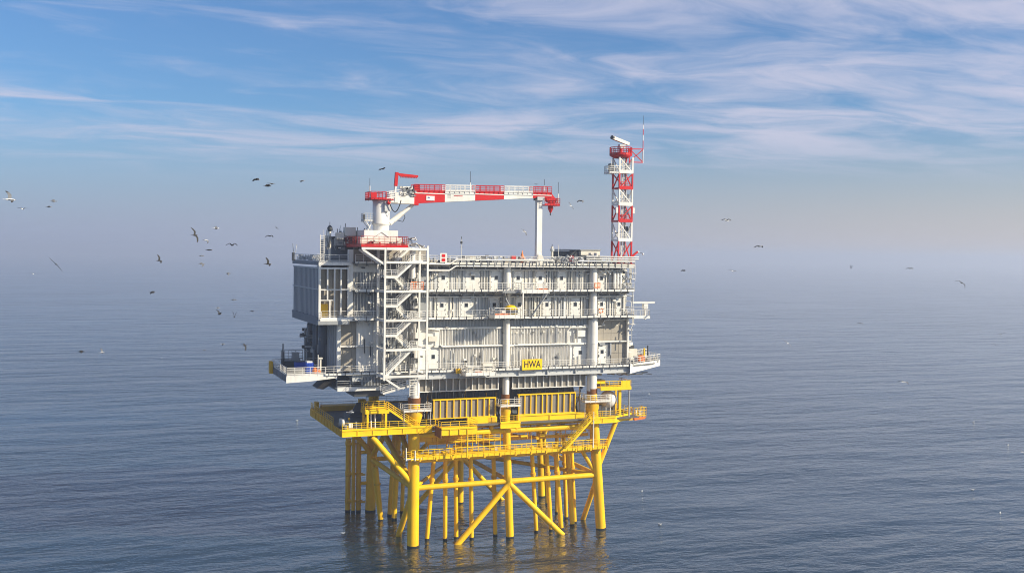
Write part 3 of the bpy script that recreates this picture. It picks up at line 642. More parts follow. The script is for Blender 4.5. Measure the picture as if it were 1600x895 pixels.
# lower left side face, in shade: pipes and ducts
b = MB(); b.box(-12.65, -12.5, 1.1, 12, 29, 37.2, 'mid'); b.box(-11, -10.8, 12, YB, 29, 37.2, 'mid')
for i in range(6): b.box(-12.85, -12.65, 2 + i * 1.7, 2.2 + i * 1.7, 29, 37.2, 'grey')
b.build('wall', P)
b = MB()
for i in range(26):
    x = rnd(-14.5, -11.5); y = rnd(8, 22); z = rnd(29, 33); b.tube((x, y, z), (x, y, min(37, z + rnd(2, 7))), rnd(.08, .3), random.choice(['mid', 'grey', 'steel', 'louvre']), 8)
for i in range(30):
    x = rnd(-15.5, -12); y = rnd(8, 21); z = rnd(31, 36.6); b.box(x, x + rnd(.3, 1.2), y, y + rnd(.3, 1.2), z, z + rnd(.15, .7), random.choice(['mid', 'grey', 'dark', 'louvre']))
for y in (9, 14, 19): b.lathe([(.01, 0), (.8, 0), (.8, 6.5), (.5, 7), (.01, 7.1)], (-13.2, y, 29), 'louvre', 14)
b.build('side_pipework', P)
# underside left
b = MB(); b.box(-13, -2, -.6, 9, 26.2, 26.5, 'mid'); b.box(-13, -2.0, -.75, -.6, 26.05, 26.6, 'white'); b.rail([(-13, -.7, 26.6), (-2.2, -.7, 26.6)], 'grey', sp=2.4)
b.box(-11, -1, 1.5, 8, 26.55, 28, 'dark'); b.box(-10, -5, 0, 6, 25.0, 26.15, 'dark'); b.prism([(-13.2, 3, 28.2), (-15.4, 3, 26.2), (-14.4, 3, 26.0), (-12, 3, 27.4)], (0, 4, 0), 'black')
for i in range(14): x = -9.3 + i * .24; b.box(x, x + .12, -1.4, -1.2, 26.9, 28.3, 'mid')
b.box(-6.3, -4.6, -2.2, -1.7, 28.0, 29.0, 'white')
b.build('under_platform', P)
# roof plant
b = MB(); b.box(-12.8, -8.2, 5, 14, 46.7, 50.2, 'louvre'); b.box(-10, -8.2, 4.7, 9, 50.2, 51.7, 'cream'); b.box(-12.4, -10.2, 6, 12, 50.2, 50.7, 'dark'); b.box(-8.1, -5, 3, 8, 46.7, 50.3, 'cream'); b.build('roof_plant_room', P)
b = MB()
for i in range(170):
    x = rnd(-13.8, -7.0); y = rnd(3, 9); z = rnd(48.4, 51.4); t = random.random()
    if t < .4: b.tube((x, y, z), (x + rnd(-.3, .3), y, z + rnd(.3, 1.3)), rnd(.04, .13), random.choice(['white', 'dark', 'cream', 'steel']), 6)
    else: b.box(x, x + rnd(.15, .7), y, y + .5, z, z + rnd(.1, .5), random.choice(['cream', 'cream', 'dark', 'mid', 'white']))
for x0, x1, z0, z1 in ((-12.3, -11.2, 50.3, 51.3), (-11, -9.2, 50.8, 52.2), (-9.0, -7.4, 50.2, 51.6)): b.box(x0, x1, 3.2, 4.4, z0, z1, 'cream'); b.tube((x0, 3, z1), (x0, 3, z1 + .6), .06, 'dark', 5)
b.tube((-13.3, 4, 46.6), (-13.3, 4, 51.5), .22, 'cream', 10); b.lathe([(.01, 0), (.3, 0), (.45, .5), (.2, .9), (.01, 1)], (-13.3, 4, 51.5), 'dark', 10); b.tube((-13.3, 4, 52), (-13.3, 4, 53), .05, 'dark', 6)
b.rail([(-14.6, 2.5, 46.7), (-14.6, 2.5, 50.6)], 'white', sp=.6)
for s in (-.35, .35): b.tube((-14.9 + s, 2, 46.6), (-14.9 + s, 2, 50.9), .06, 'white', 6)
for i in range(12): b.tube((-15.25, 2, 46.8 + i * .35), (-14.55, 2, 46.8 + i * .35), .04, 'white', 5)
b.box(-12.4, -10.9, 4.7, 5, 49.2, 50.4, 'grey'); b.build('roof_pipework', P)
b = MB(); b.box(29.5, 33.2, 7, 12, 46.6, 48.9, 'dark'); b.box(33.2, 37, 7, 12, 46.6, 49.0, 'cream'); b.box(33.3, 36.9, 6.8, 7, 47.3, 48.2, 'dark'); b.box(29.4, 37.2, 6.9, 12.2, 49.0, 49.2, 'mid'); b.box(34.2, 35.6, 5, 6, 47.8, 48.6, 'white'); b.tube((31.9, 6.2, 46.6), (31.9, 6.2, 48.0), 1.3, 'mid', 14, .3); b.build('roof_plant_room', P)
b = MB()
for i in range(90):
    x = rnd(2, 38); y = rnd(-.4, 10); b.box(x, x + rnd(.2, 1.2), y, y + rnd(.2, 1.2), 46.6, 46.6 + rnd(.3, 1.25), random.choice(['beige', 'grey', 'mid', 'mid', 'dark', 'dark', 'beige']))
b.build('roof_equipment', P)

# ------------------------------------------------------------------ radiator house at the left end
H = thing('radiator_house', 'tall blue grey clad radiator house at the left end of the upper decks', 'annex', (-13.5, 10, 37.4))
HX0, HX1, HY0, HY1 = -15.95, -11.2, -0.3, 21.0
ch = MB()
for i in range(3): ch.prism([(0, 0, 0), (-.07, .03, 0), (-.07, .17, 0), (0, .2, 0)], (0, 0, 1), 'grey') if i == 0 else None
chm = ch.mesh('louvre_strip')
b = MB(); b.box(HX0, HX0 + .1, HY0, HY1, 37.9, 45.5, 'louvre'); b.box(HX0, HX1, HY1 - .1, HY1, 37.9, 45.5, 'louvre'); b.build('cladding', H)
nst = 20
for i in range(nst):
    for z0, z1 in ((37.9, 42.15), (42.3, 45.5)):
        o = inst('louvre_strip', chm, H, (HX0, HY0 + .1 + i * (HY1 - HY0 - .4) / (nst - 1), z0)); o.scale = (1, 1, z1 - z0)
b = MB()
for z0, z1, d in ((36.6, 37.6, .22), (37.6, 37.9, .3), (42.15, 42.3, .2), (45.5, 45.75, .12), (46.05, 46.6, .25)): b.box(HX0 - d, HX0, HY0 - .1, HY1 + .1, z0, z1, 'louvre' if z1 < 38 or z0 > 46 else 'grey')
b.box(HX0 - .05, HX0 + .3, HY0 - .35, HY0, 37.2, 46.4, 'white'); b.box(HX0 - .1, HX1 + .3, HY0 - .38, HY0, 46.05, 46.55, 'white'); b.box(HX0 + .3, HX1, HY0 - .3, HY0, 45.45, 45.7, 'white')
b.box(HX0 + .3, HX1, HY0 - .3, HY0, 42.1, 42.3, 'white'); b.box(HX0 + .3, -13.5, HY0 - .3, HY0, 40.45, 40.6, 'white')
for x, z0 in ((-14.57, 40.6), (-13.45, 37.6), (-12.43, 37.6), (-11.3, 37.6), (-14.2, 37.6)): b.box(x - .1, x + .1, HY0 - .34, HY0, z0, 45.45 if x != -14.2 else 40.45, 'white')
b.box(HX0, HX1, HY0, HY1, 46.45, 46.6, 'mid'); b.box(HX0 - .2, HX1, HY0 - .9, HY1, 36.7, 37.3, 'mid'); b.build('frame', H)
bm_ = bmesh_box('bay_panel', 1, .06, 1, 'beige')
for a, c in ((-15.65, -14.6), (-14.54, -13.5), (-13.4, -12.5), (-12.38, -11.4)):
    for z0, z1 in ((37.9, 42.08), (42.32, 45.42)):
        o = inst('bay_panel', bm_, H, ((a + c) / 2, .9, z0)); o.scale = (c - a + .3, 1, z1 - z0)
b = MB(); b.box(-15.5, -14.3, .3, .8, 37.6, 39.9, 'yellow'); b.build('yellow_cabinet', H)
b = MB(); b.rail([(-15.9, HY1, 46.6), (-15.9, HY0 - .3, 46.6), (HX1, HY0 - .3, 46.6)], 'grey', sp=1.4, r=.045)
for i in range(40): y = rnd(1, 20); b.box(-15.6, -15.2, y, y + rnd(.2, .8), 46.6 + rnd(0, .8), 46.9 + rnd(.2, .8), random.choice(['white', 'grey', 'white']))
b.build('railing', H)
b = MB(); b.box(-16.3, -15.95, 20.4, 21.2, 46.6, 48.0, 'dark'); b.tube((-16.1, 20.8, 48), (-16.2, 20.8, 49.6), .06, 'mid', 6); b.tube((-15.8, 20.4, 48), (-15.6, 20.4, 49.4), .06, 'grey', 6); b.build('corner_lamp', H)

# ------------------------------------------------------------------ stair tower
E_ = thing('stair_tower', 'white open steel stair tower with zigzag flights on the front', 'stair tower', (-3.3, -3.5, 26))
TX0, TX1, TYF, TYB = -6.75, 0.15, -6.0, -1.7
for x in (TX0, TX1):
    for y in (TYF, TYB):
        b = MB(); b.beam((x, y, 28.2), (x, y, 48.7 if x < 0 else 49.3), .30, .30, 'white'); b.build('post', E_)
ZL = [28.75, 32.95, 37.55, 42.1, 46.65]
for i, z in enumerate(ZL + [48.75]):
    b = MB()
    b.box(TX0 + .18, TX1 - .18, TYF - .14, TYF + .14, z - .17, z + .17, 'white'); b.box(TX0 + .18, TX1 - .18, TYB - .12, TYB + .12, z - .16, z + .16, 'white')
    for x in (TX0, TX1): b.box(x - .12, x + .12, TYF + .18, TYB - .18, z - .2, z + .2, 'white')
    b.build('floor_beam', E_)
    if i < 5:
        b = MB(); b.box(-2.6, TX1 - .2, TYF + .15, TYB - .13, z + .1, z + .18, 'grating')
        if i: b.rail([(-2.6, TYF + .3, z + .18), (TX1 - .2, TYF + .3, z + .18)], 'white', sp=1.2)
        b.build('landing', E_)
    if 0 < i < 4:
        zl = z + 2.3 if i < 4 else z
        b = MB(); b.box(TX0 + .2, -4.7, TYF + .1, TYB - .13, zl - .12, zl, 'grating'); b.box(TX0 + .2, -4.7, TYF - .05, TYF + .1, zl - .25, zl + .1, 'white'); b.rail([(TX0, TYF, zl), (-4.7, TYF, zl)], 'white', sp=1.1, r=.045); b.rail([(TX0, TYF, zl), (TX0, TYB, zl)], 'white', sp=1.2); b.build('landing', E_)
        stair(E_, (-2.4, TYF + 2.4, z + .15), (-4.7, TYF + 2.4, zl), (0, 1.3, 0), 'white', 'stair_flight')
        stair(E_, (-4.7, TYF + .15, zl), (-2.4 + .2, TYF + .15, ZL[i + 1]), (0, 1.3, 0), 'white', 'stair_flight')
stair(E_, (TX0 + .4, TYF + .2, 28.95), (-2.2, TYF + .2, ZL[1]), (0, 1.3, 0), 'white', 'stair_flight')
stair(E_, (-4.6, TYF + 2.0, ZL[4]), (-2.4, TYF + 2.0, 48.7), (0, 1.3, 0), 'white', 'stair_flight')
stair(E_, (-1.0, -4.6, 27.3), (-6.4, -4.0, 25.9), (0, 1.3, 0), 'white', 'stair_flight')
b = MB(); b.beam((TX0 + .3, TYF, 28.4), (-4.2, TYF, 26.9), .2, .3, 'white')
for x in (-2.5, -1.2):
    b.tube((x, TYF + .3, 25.6), (x, TYF + .3, 29.9), .09, 'white', 6)
for i in range(11): b.tube((-2.5, TYF + .3, 25.8 + i * .38), (-1.2, TYF + .3, 25.8 + i * .38), .05, 'white', 5)
b.build('ladder', E_)
b = MB()
for i in range(120):
    x = rnd(TX0 + .4, -.4); y = rnd(-4, -1.8); z = rnd(29, 47); b.tube((x, y, z), (x + rnd(-.1, .1), y, min(47.8, z + rnd(.6, 2.6))), rnd(.03, .08), random.choice(['white', 'grey', 'dark', 'mid', 'dark']), 5)
b.build('pipework', E_)
b = MB(); b.tube((-.9, -1.2, 44.0), (-.9, -1.2, 48.6), .5, 'white', 16); b.lathe([(.5, 0), (.4, .35), (.01, .5)], (-.9, -1.2, 48.6), 'white', 16); b.build('vessel', E_)
b = MB(); b.rail([(-2.3, TYF + .9, 42.35), (-.2, TYF + .9, 42.35)], 'orange', h=1.2, sp=.4, r=.05); b.build('safety_gate', E_, label='orange safety gate')

# ------------------------------------------------------------------ crane platform and crane
Q = thing('crane_platform', 'red railed crane platform bracketed out above the stair tower', 'platform', (-7, -2, 48.8))
b = MB(); b.box(-10.5, -3.1, -6.0, 5.6, 49.0, 49.2, 'red'); b.box(-10.5, -3.1, -6.12, -6.0, 49.0, 49.36, 'red'); b.box(-10.62, -10.5, -6.12, 5.6, 49.0, 49.36, 'red'); b.box(-10.5, 0.3, -6.1, -5.8, 48.6, 48.95, 'white'); b.build('deck', Q)
b = MB(); b.rail([(-10.6, 5.6, 49.4), (-10.6, -6.1, 49.4), (-3.1, -6.1, 49.4), (-3.1, 0, 49.4)], 'redbrown', h=1.25, sp=1.0, r=.036); b.build('railing', Q)
b = MB(); b.beam((-10.3, -5.9, 48.6), (-6.8, -5.9, 46.3), .25, .32, 'white'); b.beam((-10.3, -3.6, 48.6), (-6.8, -3.6, 46.3), .25, .32, 'white'); b.build('bracket', Q)
b = MB(); b.box(-10.2, -3.4, -4, -3.8, 49.2, 50.5, 'cream')
for i in range(16): x = rnd(-9, -3.4); b.box(x, x + rnd(.1, .5), -5.2, -4.2, 49.2, 49.2 + rnd(.2, .9), random.choice(['dark', 'cream', 'grey', 'red']))
for i in range(30): x = rnd(-3, .3); z = rnd(49.0, 50.6); b.tube((x, rnd(-5, -1), z), (x + rnd(-.6, .6), rnd(-5, -1), z + rnd(-.4, .4)), rnd(.04, .1), random.choice(['white', 'cream', 'dark']), 5)
b.build('deck_equipment', Q)

R2 = thing('pedestal_crane', 'red and white banded box boom crane resting level above the roof', 'crane', (-5.75, 0.5, 50.4))
b = MB(); b.box(-9.0, -3.5, -1.6, 3.0, 49.25, 51.7, 'white')
for s in (-1, 1): b.beam((-6.2, -1.64, 51.4), (-6.2 + s * 2, -1.64, 50.0), .06, .08, 'mid')
b.build('base_box', R2)
b = MB(); b.lathe([(1.3, 51.7), (1.32, 52.2), (1.32, 52.6), (1.42, 52.65), (1.42, 52.85), (1.36, 52.9), (1.36, 56.5), (1.2, 56.6), (.01, 56.6)], (-5.75, .5, 0), 'white', 32); b.tube((-5.75, .5, 52.66), (-5.75, .5, 52.86), 1.44, 'cream', 32); b.build('pedestal', R2)
b = MB(); b.box(-7.9, -4.2, -1.4, 2.4, 56.6, 56.75, 'red'); b.rail([(-5.4, -1.4, 56.75), (-7.9, -1.4, 56.75), (-7.9, 2.4, 56.75), (-5, 2.4, 56.75)], 'red', sp=.6, r=.05); b.rail([(-5.4, -1.4, 56.75), (-3.0, -1.4, 57.2)], 'white', sp=.8, r=.045); b.box(-7.95, -7.0, -1.5, -1.35, 56.8, 57.7, 'red'); b.build('slew_platform', R2)
b = MB(); b.box(-8.6, -7.0, 0, 2, 53.2, 53.32, 'white'); b.rail([(-7.1, 0, 53.3), (-8.6, 0, 53.3), (-8.6, 2, 53.3)], 'grey', sp=.5, r=.04)
for s in (0, 1): b.tube((-8.0, .2 + s * 1.5, 51.6), (-7.2, .2 + s * 1.5, 53.2), .07, 'white', 6); b.tube((-8.4, .2 + s * 1.5, 53.2), (-7.3, .2 + s * 1.5, 51.7), .07, 'white', 6)
b.box(-8.8, -8.5, -.1, .3, 53.4, 54.2, 'dark'); b.build('access_platform', R2)
b = MB(); b.box(-4.6, -0.5, -.5, 1.5, 56.1, 57.2, 'white'); b.box(-4.8, -3.2, -.7, 1.7, 56.2, 57.9, 'white'); b.box(-2.5, -.7, -.3, 1.3, 57.2, 58.9, 'white')
for i in range(30): x = rnd(-3, -.4); z = rnd(57.2, 58.8); b.box(x, x + rnd(.1, .5), -.7, -.35, z, z + rnd(.1, .4), random.choice(['dark', 'white', 'cream', 'mid', 'steel']))
b.build('winch_house', R2)
def bx_sec(x0, x1, za0, zb0, za1, zb1, k):
    b = MB(); yw = .75
    b.prism([(x0, .5 - yw, za0), (x1, .5 - yw, za1), (x1, .5 - yw, zb1), (x0, .5 - yw, zb0)], (0, 2 * yw, 0), k)
    b.box(x0 + .02, x1 - .02, .5 - yw - .06, .5 - yw, min(zb0, zb1) - .42, min(zb0, zb1) - .28, 'white' if k == 'red' else 'grey'); return b
secs = [(-.5, 4.81, 'red'), (4.81, 10.08, 'white'), (10.08, 15.24, 'red'), (15.24, 20.5, 'white'), (20.5, 24.0, 'red')]
def zt(x): return 58.25 + (x + .5) * .018
def zbm(x): return 56.2 + (x + .5) * .073
for i, (a, c, k) in enumerate(secs):
    b = bx_sec(a, c, zbm(a), zt(a), zbm(c), zt(c), k); s = b.build('boom_section', R2, label=('red' if k == 'red' else 'white') + ' boom section')
    r = MB(); r.rail([(a + .05, -.35, zt(a)), (c - .05, -.35, zt(c))], k, h=1.05, sp=.9, r=.045); r.rail([(a + .05, 1.35, zt(a)), (c - .05, 1.35, zt(c))], k, h=1.05, sp=1.2, r=.04)
    o = bpy.data.objects.new('railing', r.mesh('railing', ORG[R2.name])); COL.objects.link(o); o.parent = s
b = MB(); b.prism([(-.6, -.3, 56.0), (.3, -.3, 55.9), (.4, -.3, 58.2), (0.4, -.3, 59.3), (-.2, -.3, 59.3), (-.5, -.3, 58.4)], (0, 1.6, 0), 'red'); b.build('boom_root', R2)
b = MB(); b.prism([(23.9, -.1, 58.8), (25.0, -.1, 57.6), (24.6, -.1, 56.6), (23.3, -.1, 57.4), (22.8, -.1, 58.2)], (0, 1.2, 0), 'red'); b.box(22.6, 25.4, -.6, 1.6, 56.55, 56.7, 'red'); b.rail([(22.6, -.6, 56.7), (25.4, -.6, 56.7), (25.4, 1.6, 56.7)], 'red', sp=.6, r=.045); b.build('boom_tip', R2)
b = MB(); b.tube((-4.3, .5, 52.9), (-2.2, .5, 54.6), .42, 'white', 16); b.tube((-2.2, .5, 54.6), (-.2, .5, 56.2), .3, 'white', 16); b.path([(-3.2, -.1, 53.4), (-2.3, -.2, 53.2), (-1.9, -.1, 53.9), (-2.1, 0, 54.4)], .05, 'black'); b.build('luffing_cylinder', R2)
b = MB(); b.tube((-3.9, -.4, 56.6), (-3.65, -.4, 58.9), .2, 'white', 10); b.beam((-3.62, -.4, 58.9), (-3.45, -.4, 61.1), .5, .5, 'red'); b.prism([(-3.7, -.6, 61.0), (.1, -.6, 60.75), (.1, -.6, 60.4), (-2.9, -.6, 60.5)], (0, .4, 0), 'red')
for i in range(11): b.box(-2.8 + i * .26, -2.7 + i * .26, -.62, -.18, 60.28, 60.45, 'red')
b.build('gallows_arm', R2)
b = MB(); pts = [(-5.0 + 2.0 * i / 10, -1.5, 56.6 - 1.9 * math.sin(math.pi * i / 10) ** .8) for i in range(11)]; b.path(pts, .08, 'black'); b.box(-5.6, -4.6, -1.2, -.9, 54.8, 56.3, 'grey'); b.tube((-5.2, -1.3, 56.3), (-4.8, -1.3, 56.0), .3, 'red'); b.build('hydraulic_hose', R2)
b = MB(); b.box(1.6, 3.0, -.33, -.26, 56.75, 57.5, 'white'); b.prism([(1.8, -.331, 57.2), (2.0, -.331, 57.35), (2.2, -.331, 57.2)], (0, -.01, 0), 'dark'); b.box(1.8, 2.25, -.345, -.331, 57.14, 57.2, 'blue')
b.build('name_plate', R2)
for j in range(6): pass
b = MB()
for j, (w, z) in enumerate(((.4, 57.75), (.35, 57.55), (.5, 57.35))):
    for q in range(3): b.box(5.3 + q * .2, 5.3 + q * .2 + .12, -.31, -.255, z, z + .07, 'mid')
for q in range(9): b.box(6.4 + q * .17, 6.5 + q * .17, -.31, -.255, 57.62, 57.72, 'red')
b.build('boom_marking', R2)
for x, z0, z1 in ((-7.85, 57.8, 60.0), (9.2, 58.4, 61.8), (22.6, 59.0, 61.0), (25.2, 57.0, 60.6)):
    b = MB(); b.tube((x, -.3, z0), (x, -.3, z0 + (z1 - z0) * .45), .09, 'white', 6); b.tube((x, -.3, z0 + (z1 - z0) * .45), (x, -.3, z1), .035, 'dark', 5); tag(b.build('whip_antenna', org=(x, -.3, z0)), {-7.85: 'thin whip antenna on the red slew platform behind the crane pedestal', 9.2: 'thin whip antenna rising from the middle of the crane boom', 22.6: 'short whip antenna on the red railing at the crane boom end', 25.2: 'thin whip antenna on the red basket at the boom tip'}[x], 'antenna', 'whip antennas on the crane')
b = MB(); b.lathe([(.01, 0), (.16, .2), (.5, .9), (.42, 1.3), (.01, 1.35)], (24.1, .4, 55.2), 'red', 14); b.tube((24.1, .4, 56.5), (24.1, .4, 57), .05, 'black'); b.tube((24.1, .4, 54.9), (24.1, .4, 55.3), .12, 'dark', 8)
tag(b.build('hook_block', org=(24.1, .4, 55.2)), 'red hook block hanging below the crane boom tip', 'hook block')
V = thing('boom_rest', 'tall white square post holding up the crane boom tip', 'post', (21.95, .5, 46.6))
b = MB(); b.beam((21.95, .5, 46.8), (21.95, .5, 57.6), .95, .9, 'white'); b.box(21.2, 22.7, -.3, 1.3, 46.7, 47.3, 'white'); b.build('post', V)
b = MB(); b.lathe([(1.0, 0), (1.0, .2), (.7, .6), (.48, 1.4)], (21.95, .5, 47.3), 'white', 8); b.tube((21.95, -.5, 47.6), (21.95, -.2, 47.6), .55, 'cream', 16); b.build('foot', V)
b = MB(); b.box(21.3, 22.6, -.4, .0, 57.4, 58.0, 'grey'); b.box(21.3, 22.6, 1.0, 1.4, 57.4, 58.0, 'grey'); b.build('saddle', V)

# ------------------------------------------------------------------ lattice mast
L_ = thing('lattice_mast', 'red and white banded square lattice mast at the right end of the roof', 'mast', (37.9, .4, 46.6))
mx0, mx1, my0, my1 = 36.65, 39.2, -.85, 1.65
zs = [46.6, 50.75, 54.1, 57.0, 59.85, 62.65, 65.4]
for i, (z0, z1) in enumerate(zip(zs, zs[1:])):
    k = 'red' if i % 2 == 0 else 'white'; b = MB()
    cs = [(mx0, my0), (mx1, my0), (mx1, my1), (mx0, my1)]
    for x, y in cs: b.beam((x, y, z0), (x, y, z1), .26, .26, k)
    for j in range(4):
        (xa, ya), (xb, yb) = cs[j], cs[(j + 1) % 4]
        if i % 2 == 0: b.beam((xa, ya, z0 + .1), (xb, yb, z1 - .1), .17, .17, k)
        else: b.beam((xa, ya, z1 - .1), (xb, yb, z0 + .1), .17, .17, k)
        b.beam((xa, ya, z0 + .13), (xb, yb, z0 + .13), .2, .26, k)
    if i: b.box(mx0, mx1, my0, my1, z0 + .1, z0 + .2, k); b.rail([(mx0, my0, z0 + .3), (mx1, my0, z0 + .3)], k, h=.9, sp=.5, r=.035, toe=True); b.box(mx0 - .02, mx1 + .02, my0 - .15, my0 - .1, z0 - .1, z0 + .5, k)
    b.build('lattice_section', L_, label=k + ' lattice section')
b = MB()
for s in (-.25, .25): b.tube((37.7 + s, -.2, 46.6), (37.7 + s, -.2, 65.5), .06, 'white', 6)
for i in range(46): b.tube((37.45, -.2, 47 + i * .4), (37.95, -.2, 47 + i * .4), .035, 'white', 5)
b.tube((38.5, .3, 46.6), (38.5, .3, 65.5), .13, 'steel', 8); b.tube((38.15, .9, 46.6), (38.15, .9, 65.5), .1, 'cream', 8)
for z in (52.5, 58.2, 63.6, 55.4): b.box(38.2, 38.8, -.4, .1, z, z + .8, random.choice(['dark', 'grey', 'cream']))
b.build('ladder', L_)
b = MB(); b.lathe([(1.3, -.7), (1.95, -.3), (1.95, 0), (1.9, 0), (.1, -.02)], (37.5, .4, 66.0), 'red', 12); ring = [(37.5 + 1.95 * math.cos(R_(a)), .4 + 1.95 * math.sin(R_(a)), 66.0) for a in range(0, 361, 30)]; b.rail(ring, 'red', h=1.15, sp=.5, r=.045); b.build('top_platform', L_)
b = MB(); b.box(34.6, 36.5, -1.0, 1.0, 62.5, 62.65, 'grey'); b.rail([(36.5, -1, 62.6), (34.6, -1, 62.6), (34.6, 1, 62.6), (36.5, 1, 62.6)], 'white', h=1.2, sp=.5, r=.04); b.box(35.0, 35.8, -.5, .3, 62.7, 64.2, 'dark'); b.box(35.6, 36.1, -.6, .2, 62.7, 63.6, 'mid'); b.tube((34.8, -.9, 62.6), (35.3, -.4, 64.9), .05, 'grey', 5); b.build('side_cage', L_)
b = MB()
b.beam((39.2, .4, 67.0), (41.9, .4, 67.1), .16, .16, 'red'); b.beam((39.2, .4, 64.7), (41.9, .4, 64.75), .16, .16, 'red'); b.beam((39.2, .4, 64.8), (41.9, .4, 67), .12, .12, 'red'); b.beam((39.2, .4, 67.), (41.9, .4, 64.8), .12, .12, 'red'); b.beam((39.2, .4, 64.5), (39.2, .4, 67.1), .16, .16, 'red'); b.beam((38.2, 0, 64.2), (39.3, .4, 67), .12, .12, 'red'); b.build('antenna_arm', L_)
for z, s in ((55.6, -1), (55.6, 1), (52.1, -1), (57.4, -1)):
    b = MB(); x = mx0 - .3 if s < 0 else mx1 + .3; b.box(x - .25, x + .25, -.9, -.4, z, z + (1.0 if z == 55.6 else .15), 'white' if z == 55.6 else 'dark'); b.build('lamp_box', L_)
b = MB()
for i, (z0, z1, k) in enumerate(((64.6, 67.0, 'white'), (67.0, 68.6, 'red'), (68.6, 69.6, 'white'), (69.6, 70.6, 'red'), (70.6, 71.4, 'white'), (71.4, 73, 'dark'))): b.tube((41.9, .4, z0), (41.9, .4, z1), .1 if i == 0 else (.07 if k != 'dark' else .03), k, 8)
tag(b.build('whip_antenna', org=(41.9, .4, 64.6)), 'tall banded whip antenna on the arm beside the lattice mast top', 'antenna')
RD = thing('radar_scanner', 'grey bar radar scanner tilted on top of the lattice mast', 'radar', (37.5, .4, 67.2))
b = MB(); b.tube((37.5, .4, 66.0), (37.5, .4, 67.7), .3, 'red', 12); b.box(37.1, 38.2, 0, .8, 67.0, 67.7, 'grey'); b.build('pedestal', RD)
b = MB(); b.beam((35.3, -.4, 68.75), (39.4, 1.2, 67.95), .5, .55, 'cream'); b.tube((35.25, -.42, 68.76), (35.6, -.28, 68.7), .36, 'dark', 12); b.build('scanner_bar', RD)
RT = thing('radar_scanner', 'white T shaped radar scanner on the small balcony at the right end', 'radar', (43.2, 1, 37.5))
b = MB(); b.tube((43.2, 1, 36.8), (43.2, 1, 39.5), .22, 'white', 12); b.box(42.8, 43.6, .6, 1.4, 38.7, 39.6, 'white'); b.build('pedestal', RT)
b = MB(); b.box(40.7, 45.1, .85, 1.15, 39.7, 39.98, 'white'); b.build('scanner_bar', RT)
BR = thing('side_balcony', 'small white railed balcony under the T shaped radar at the right end', 'balcony', (41.8, .5, 37.3))
b = MB(); b.box(39.7, 43.3, -.4, 2.0, 37.2, 37.36, 'white'); b.box(39.7, 43.4, -.5, -.4, 37.05, 37.45, 'white'); b.build('deck', BR)
b = MB(); b.rail([(39.7, -.4, 37.4), (43.3, -.4, 37.4), (43.3, 2, 37.4)], 'white', sp=.8, r=.045)
b.rail([(39.7, -.4, 38.8), (42.8, -.4, 38.8)], 'grey', h=.3, sp=1, toe=False, drop=0, mids=0); b.build('railing', BR)

# ------------------------------------------------------------------ sign
SG = thing('name_sign', 'yellow rectangular sign with black letters HWA hung on the lowest white railing', 'sign', (20.1, -1.8, 28.7))
b = MB(); b.box(18.3, 21.95, -1.86, -1.76, 28.7, 30.5, 'yellow2'); b.build('board', SG)
cu = bpy.data.curves.new('lettering', 'FONT'); cu.body = 'HWA'; cu.size = 1.62; cu.extrude = 0.012; cu.align_x = 'CENTER'; cu.align_y = 'CENTER'; cu.offset = 0.012
to = bpy.data.objects.new('tmp', cu); COL.objects.link(to)
bpy.context.view_layer.update()
dg = bpy.context.evaluated_depsgraph_get(); me = bpy.data.meshes.new_from_object(to.evaluated_get(dg)); bpy.data.objects.remove(to)
me.materials.clear(); me.materials.append(M['black'])
xs_ = [v.co.x for v in me.vertices]; kx = 3.0 / (max(xs_) - min(xs_))
for v in me.vertices: v.co.x *= kx
o = bpy.data.objects.new('lettering', me); COL.objects.link(o); o.parent = SG; o.location = Vector((20.12, -1.875, 29.6)) - ORG[SG.name]; o.rotation_euler = (R_(90), 0, 0)

# ------------------------------------------------------------------ balconies
def balcony(name_label, x0, x1, y0, z, h=1.15, loc=None):
    B = thing('hanging_balcony', name_label, 'balcony', ((x0 + x1) / 2, y0 + 1.2, z), 'hanging balconies on the front face')
    b = MB(); b.box(x0, x1, y0 + .1, -1.75, z - .14, z, 'grating'); b.box(x0, x1, y0, y0 + .1, z - .3, z + .15, 'white'); b.box(x0 - .1, x0, y0, -1.75, z - .3, z + .15, 'white'); b.box(x1, x1 + .1, y0, -1.75, z - .3, z + .15, 'white'); b.build('deck', B)
    b = MB(); b.rail([(x0, -1.7, z + .1), (x0, y0, z + .1), (x1, y0, z + .1), (x1, -1.7, z + .1)], 'white', sp=1.0, r=.045, h=h, drop=.5); b.build('railing', B)
    return B
B1 = balcony('white hanging balcony holding the yellow drum on the front face', 12.3, 16.9, -4.2, 37.9, 1.3)
b = MB(); b.box(12.5, 15, -4.0, -3.5, 38.0, 38.4, 'orange'); b.box(13.6, 14.4, -3.8, -3.3, 38.3, 39.0, 'white'); b.build('deck_equipment', B1)
b = MB(); b.beam((17.3, -4.2, 37.6), (17.3, -4.2, 41.9), .22, .22, 'white'); b.build('hanger', B1)
b = MB(); b.lathe([(.01, -.9), (1.0, -.85), (1.15, -.3), (1.15, .1), (.95, .45), (.5, .7), (.01, .75)], (15.6, -3.0, 39.0), 'yellow2', 24)
b.lathe([(1.17, -.6), (1.19, -.55), (1.19, -.05), (1.17, 0)], (15.6, -3.0, 39.0), 'dark', 24); b.tube((15.3, -3, 39.7), (14.9, -2.6, 41.8), .06, 'dark', 6); b.tube((15.3, -3, 39.7), (14.4, -2.4, 41.8), .16, 'mid', 6)
tag(b.build('yellow_drum', org=(15.6, -3, 38.1)), 'round yellow and black drum standing on the white hanging balcony', 'drum')
B2 = balcony('white balcony with orange mats jutting from the second deck over a slanted strut', 17.0, 22.0, -4.2, 42.05, 1.2)
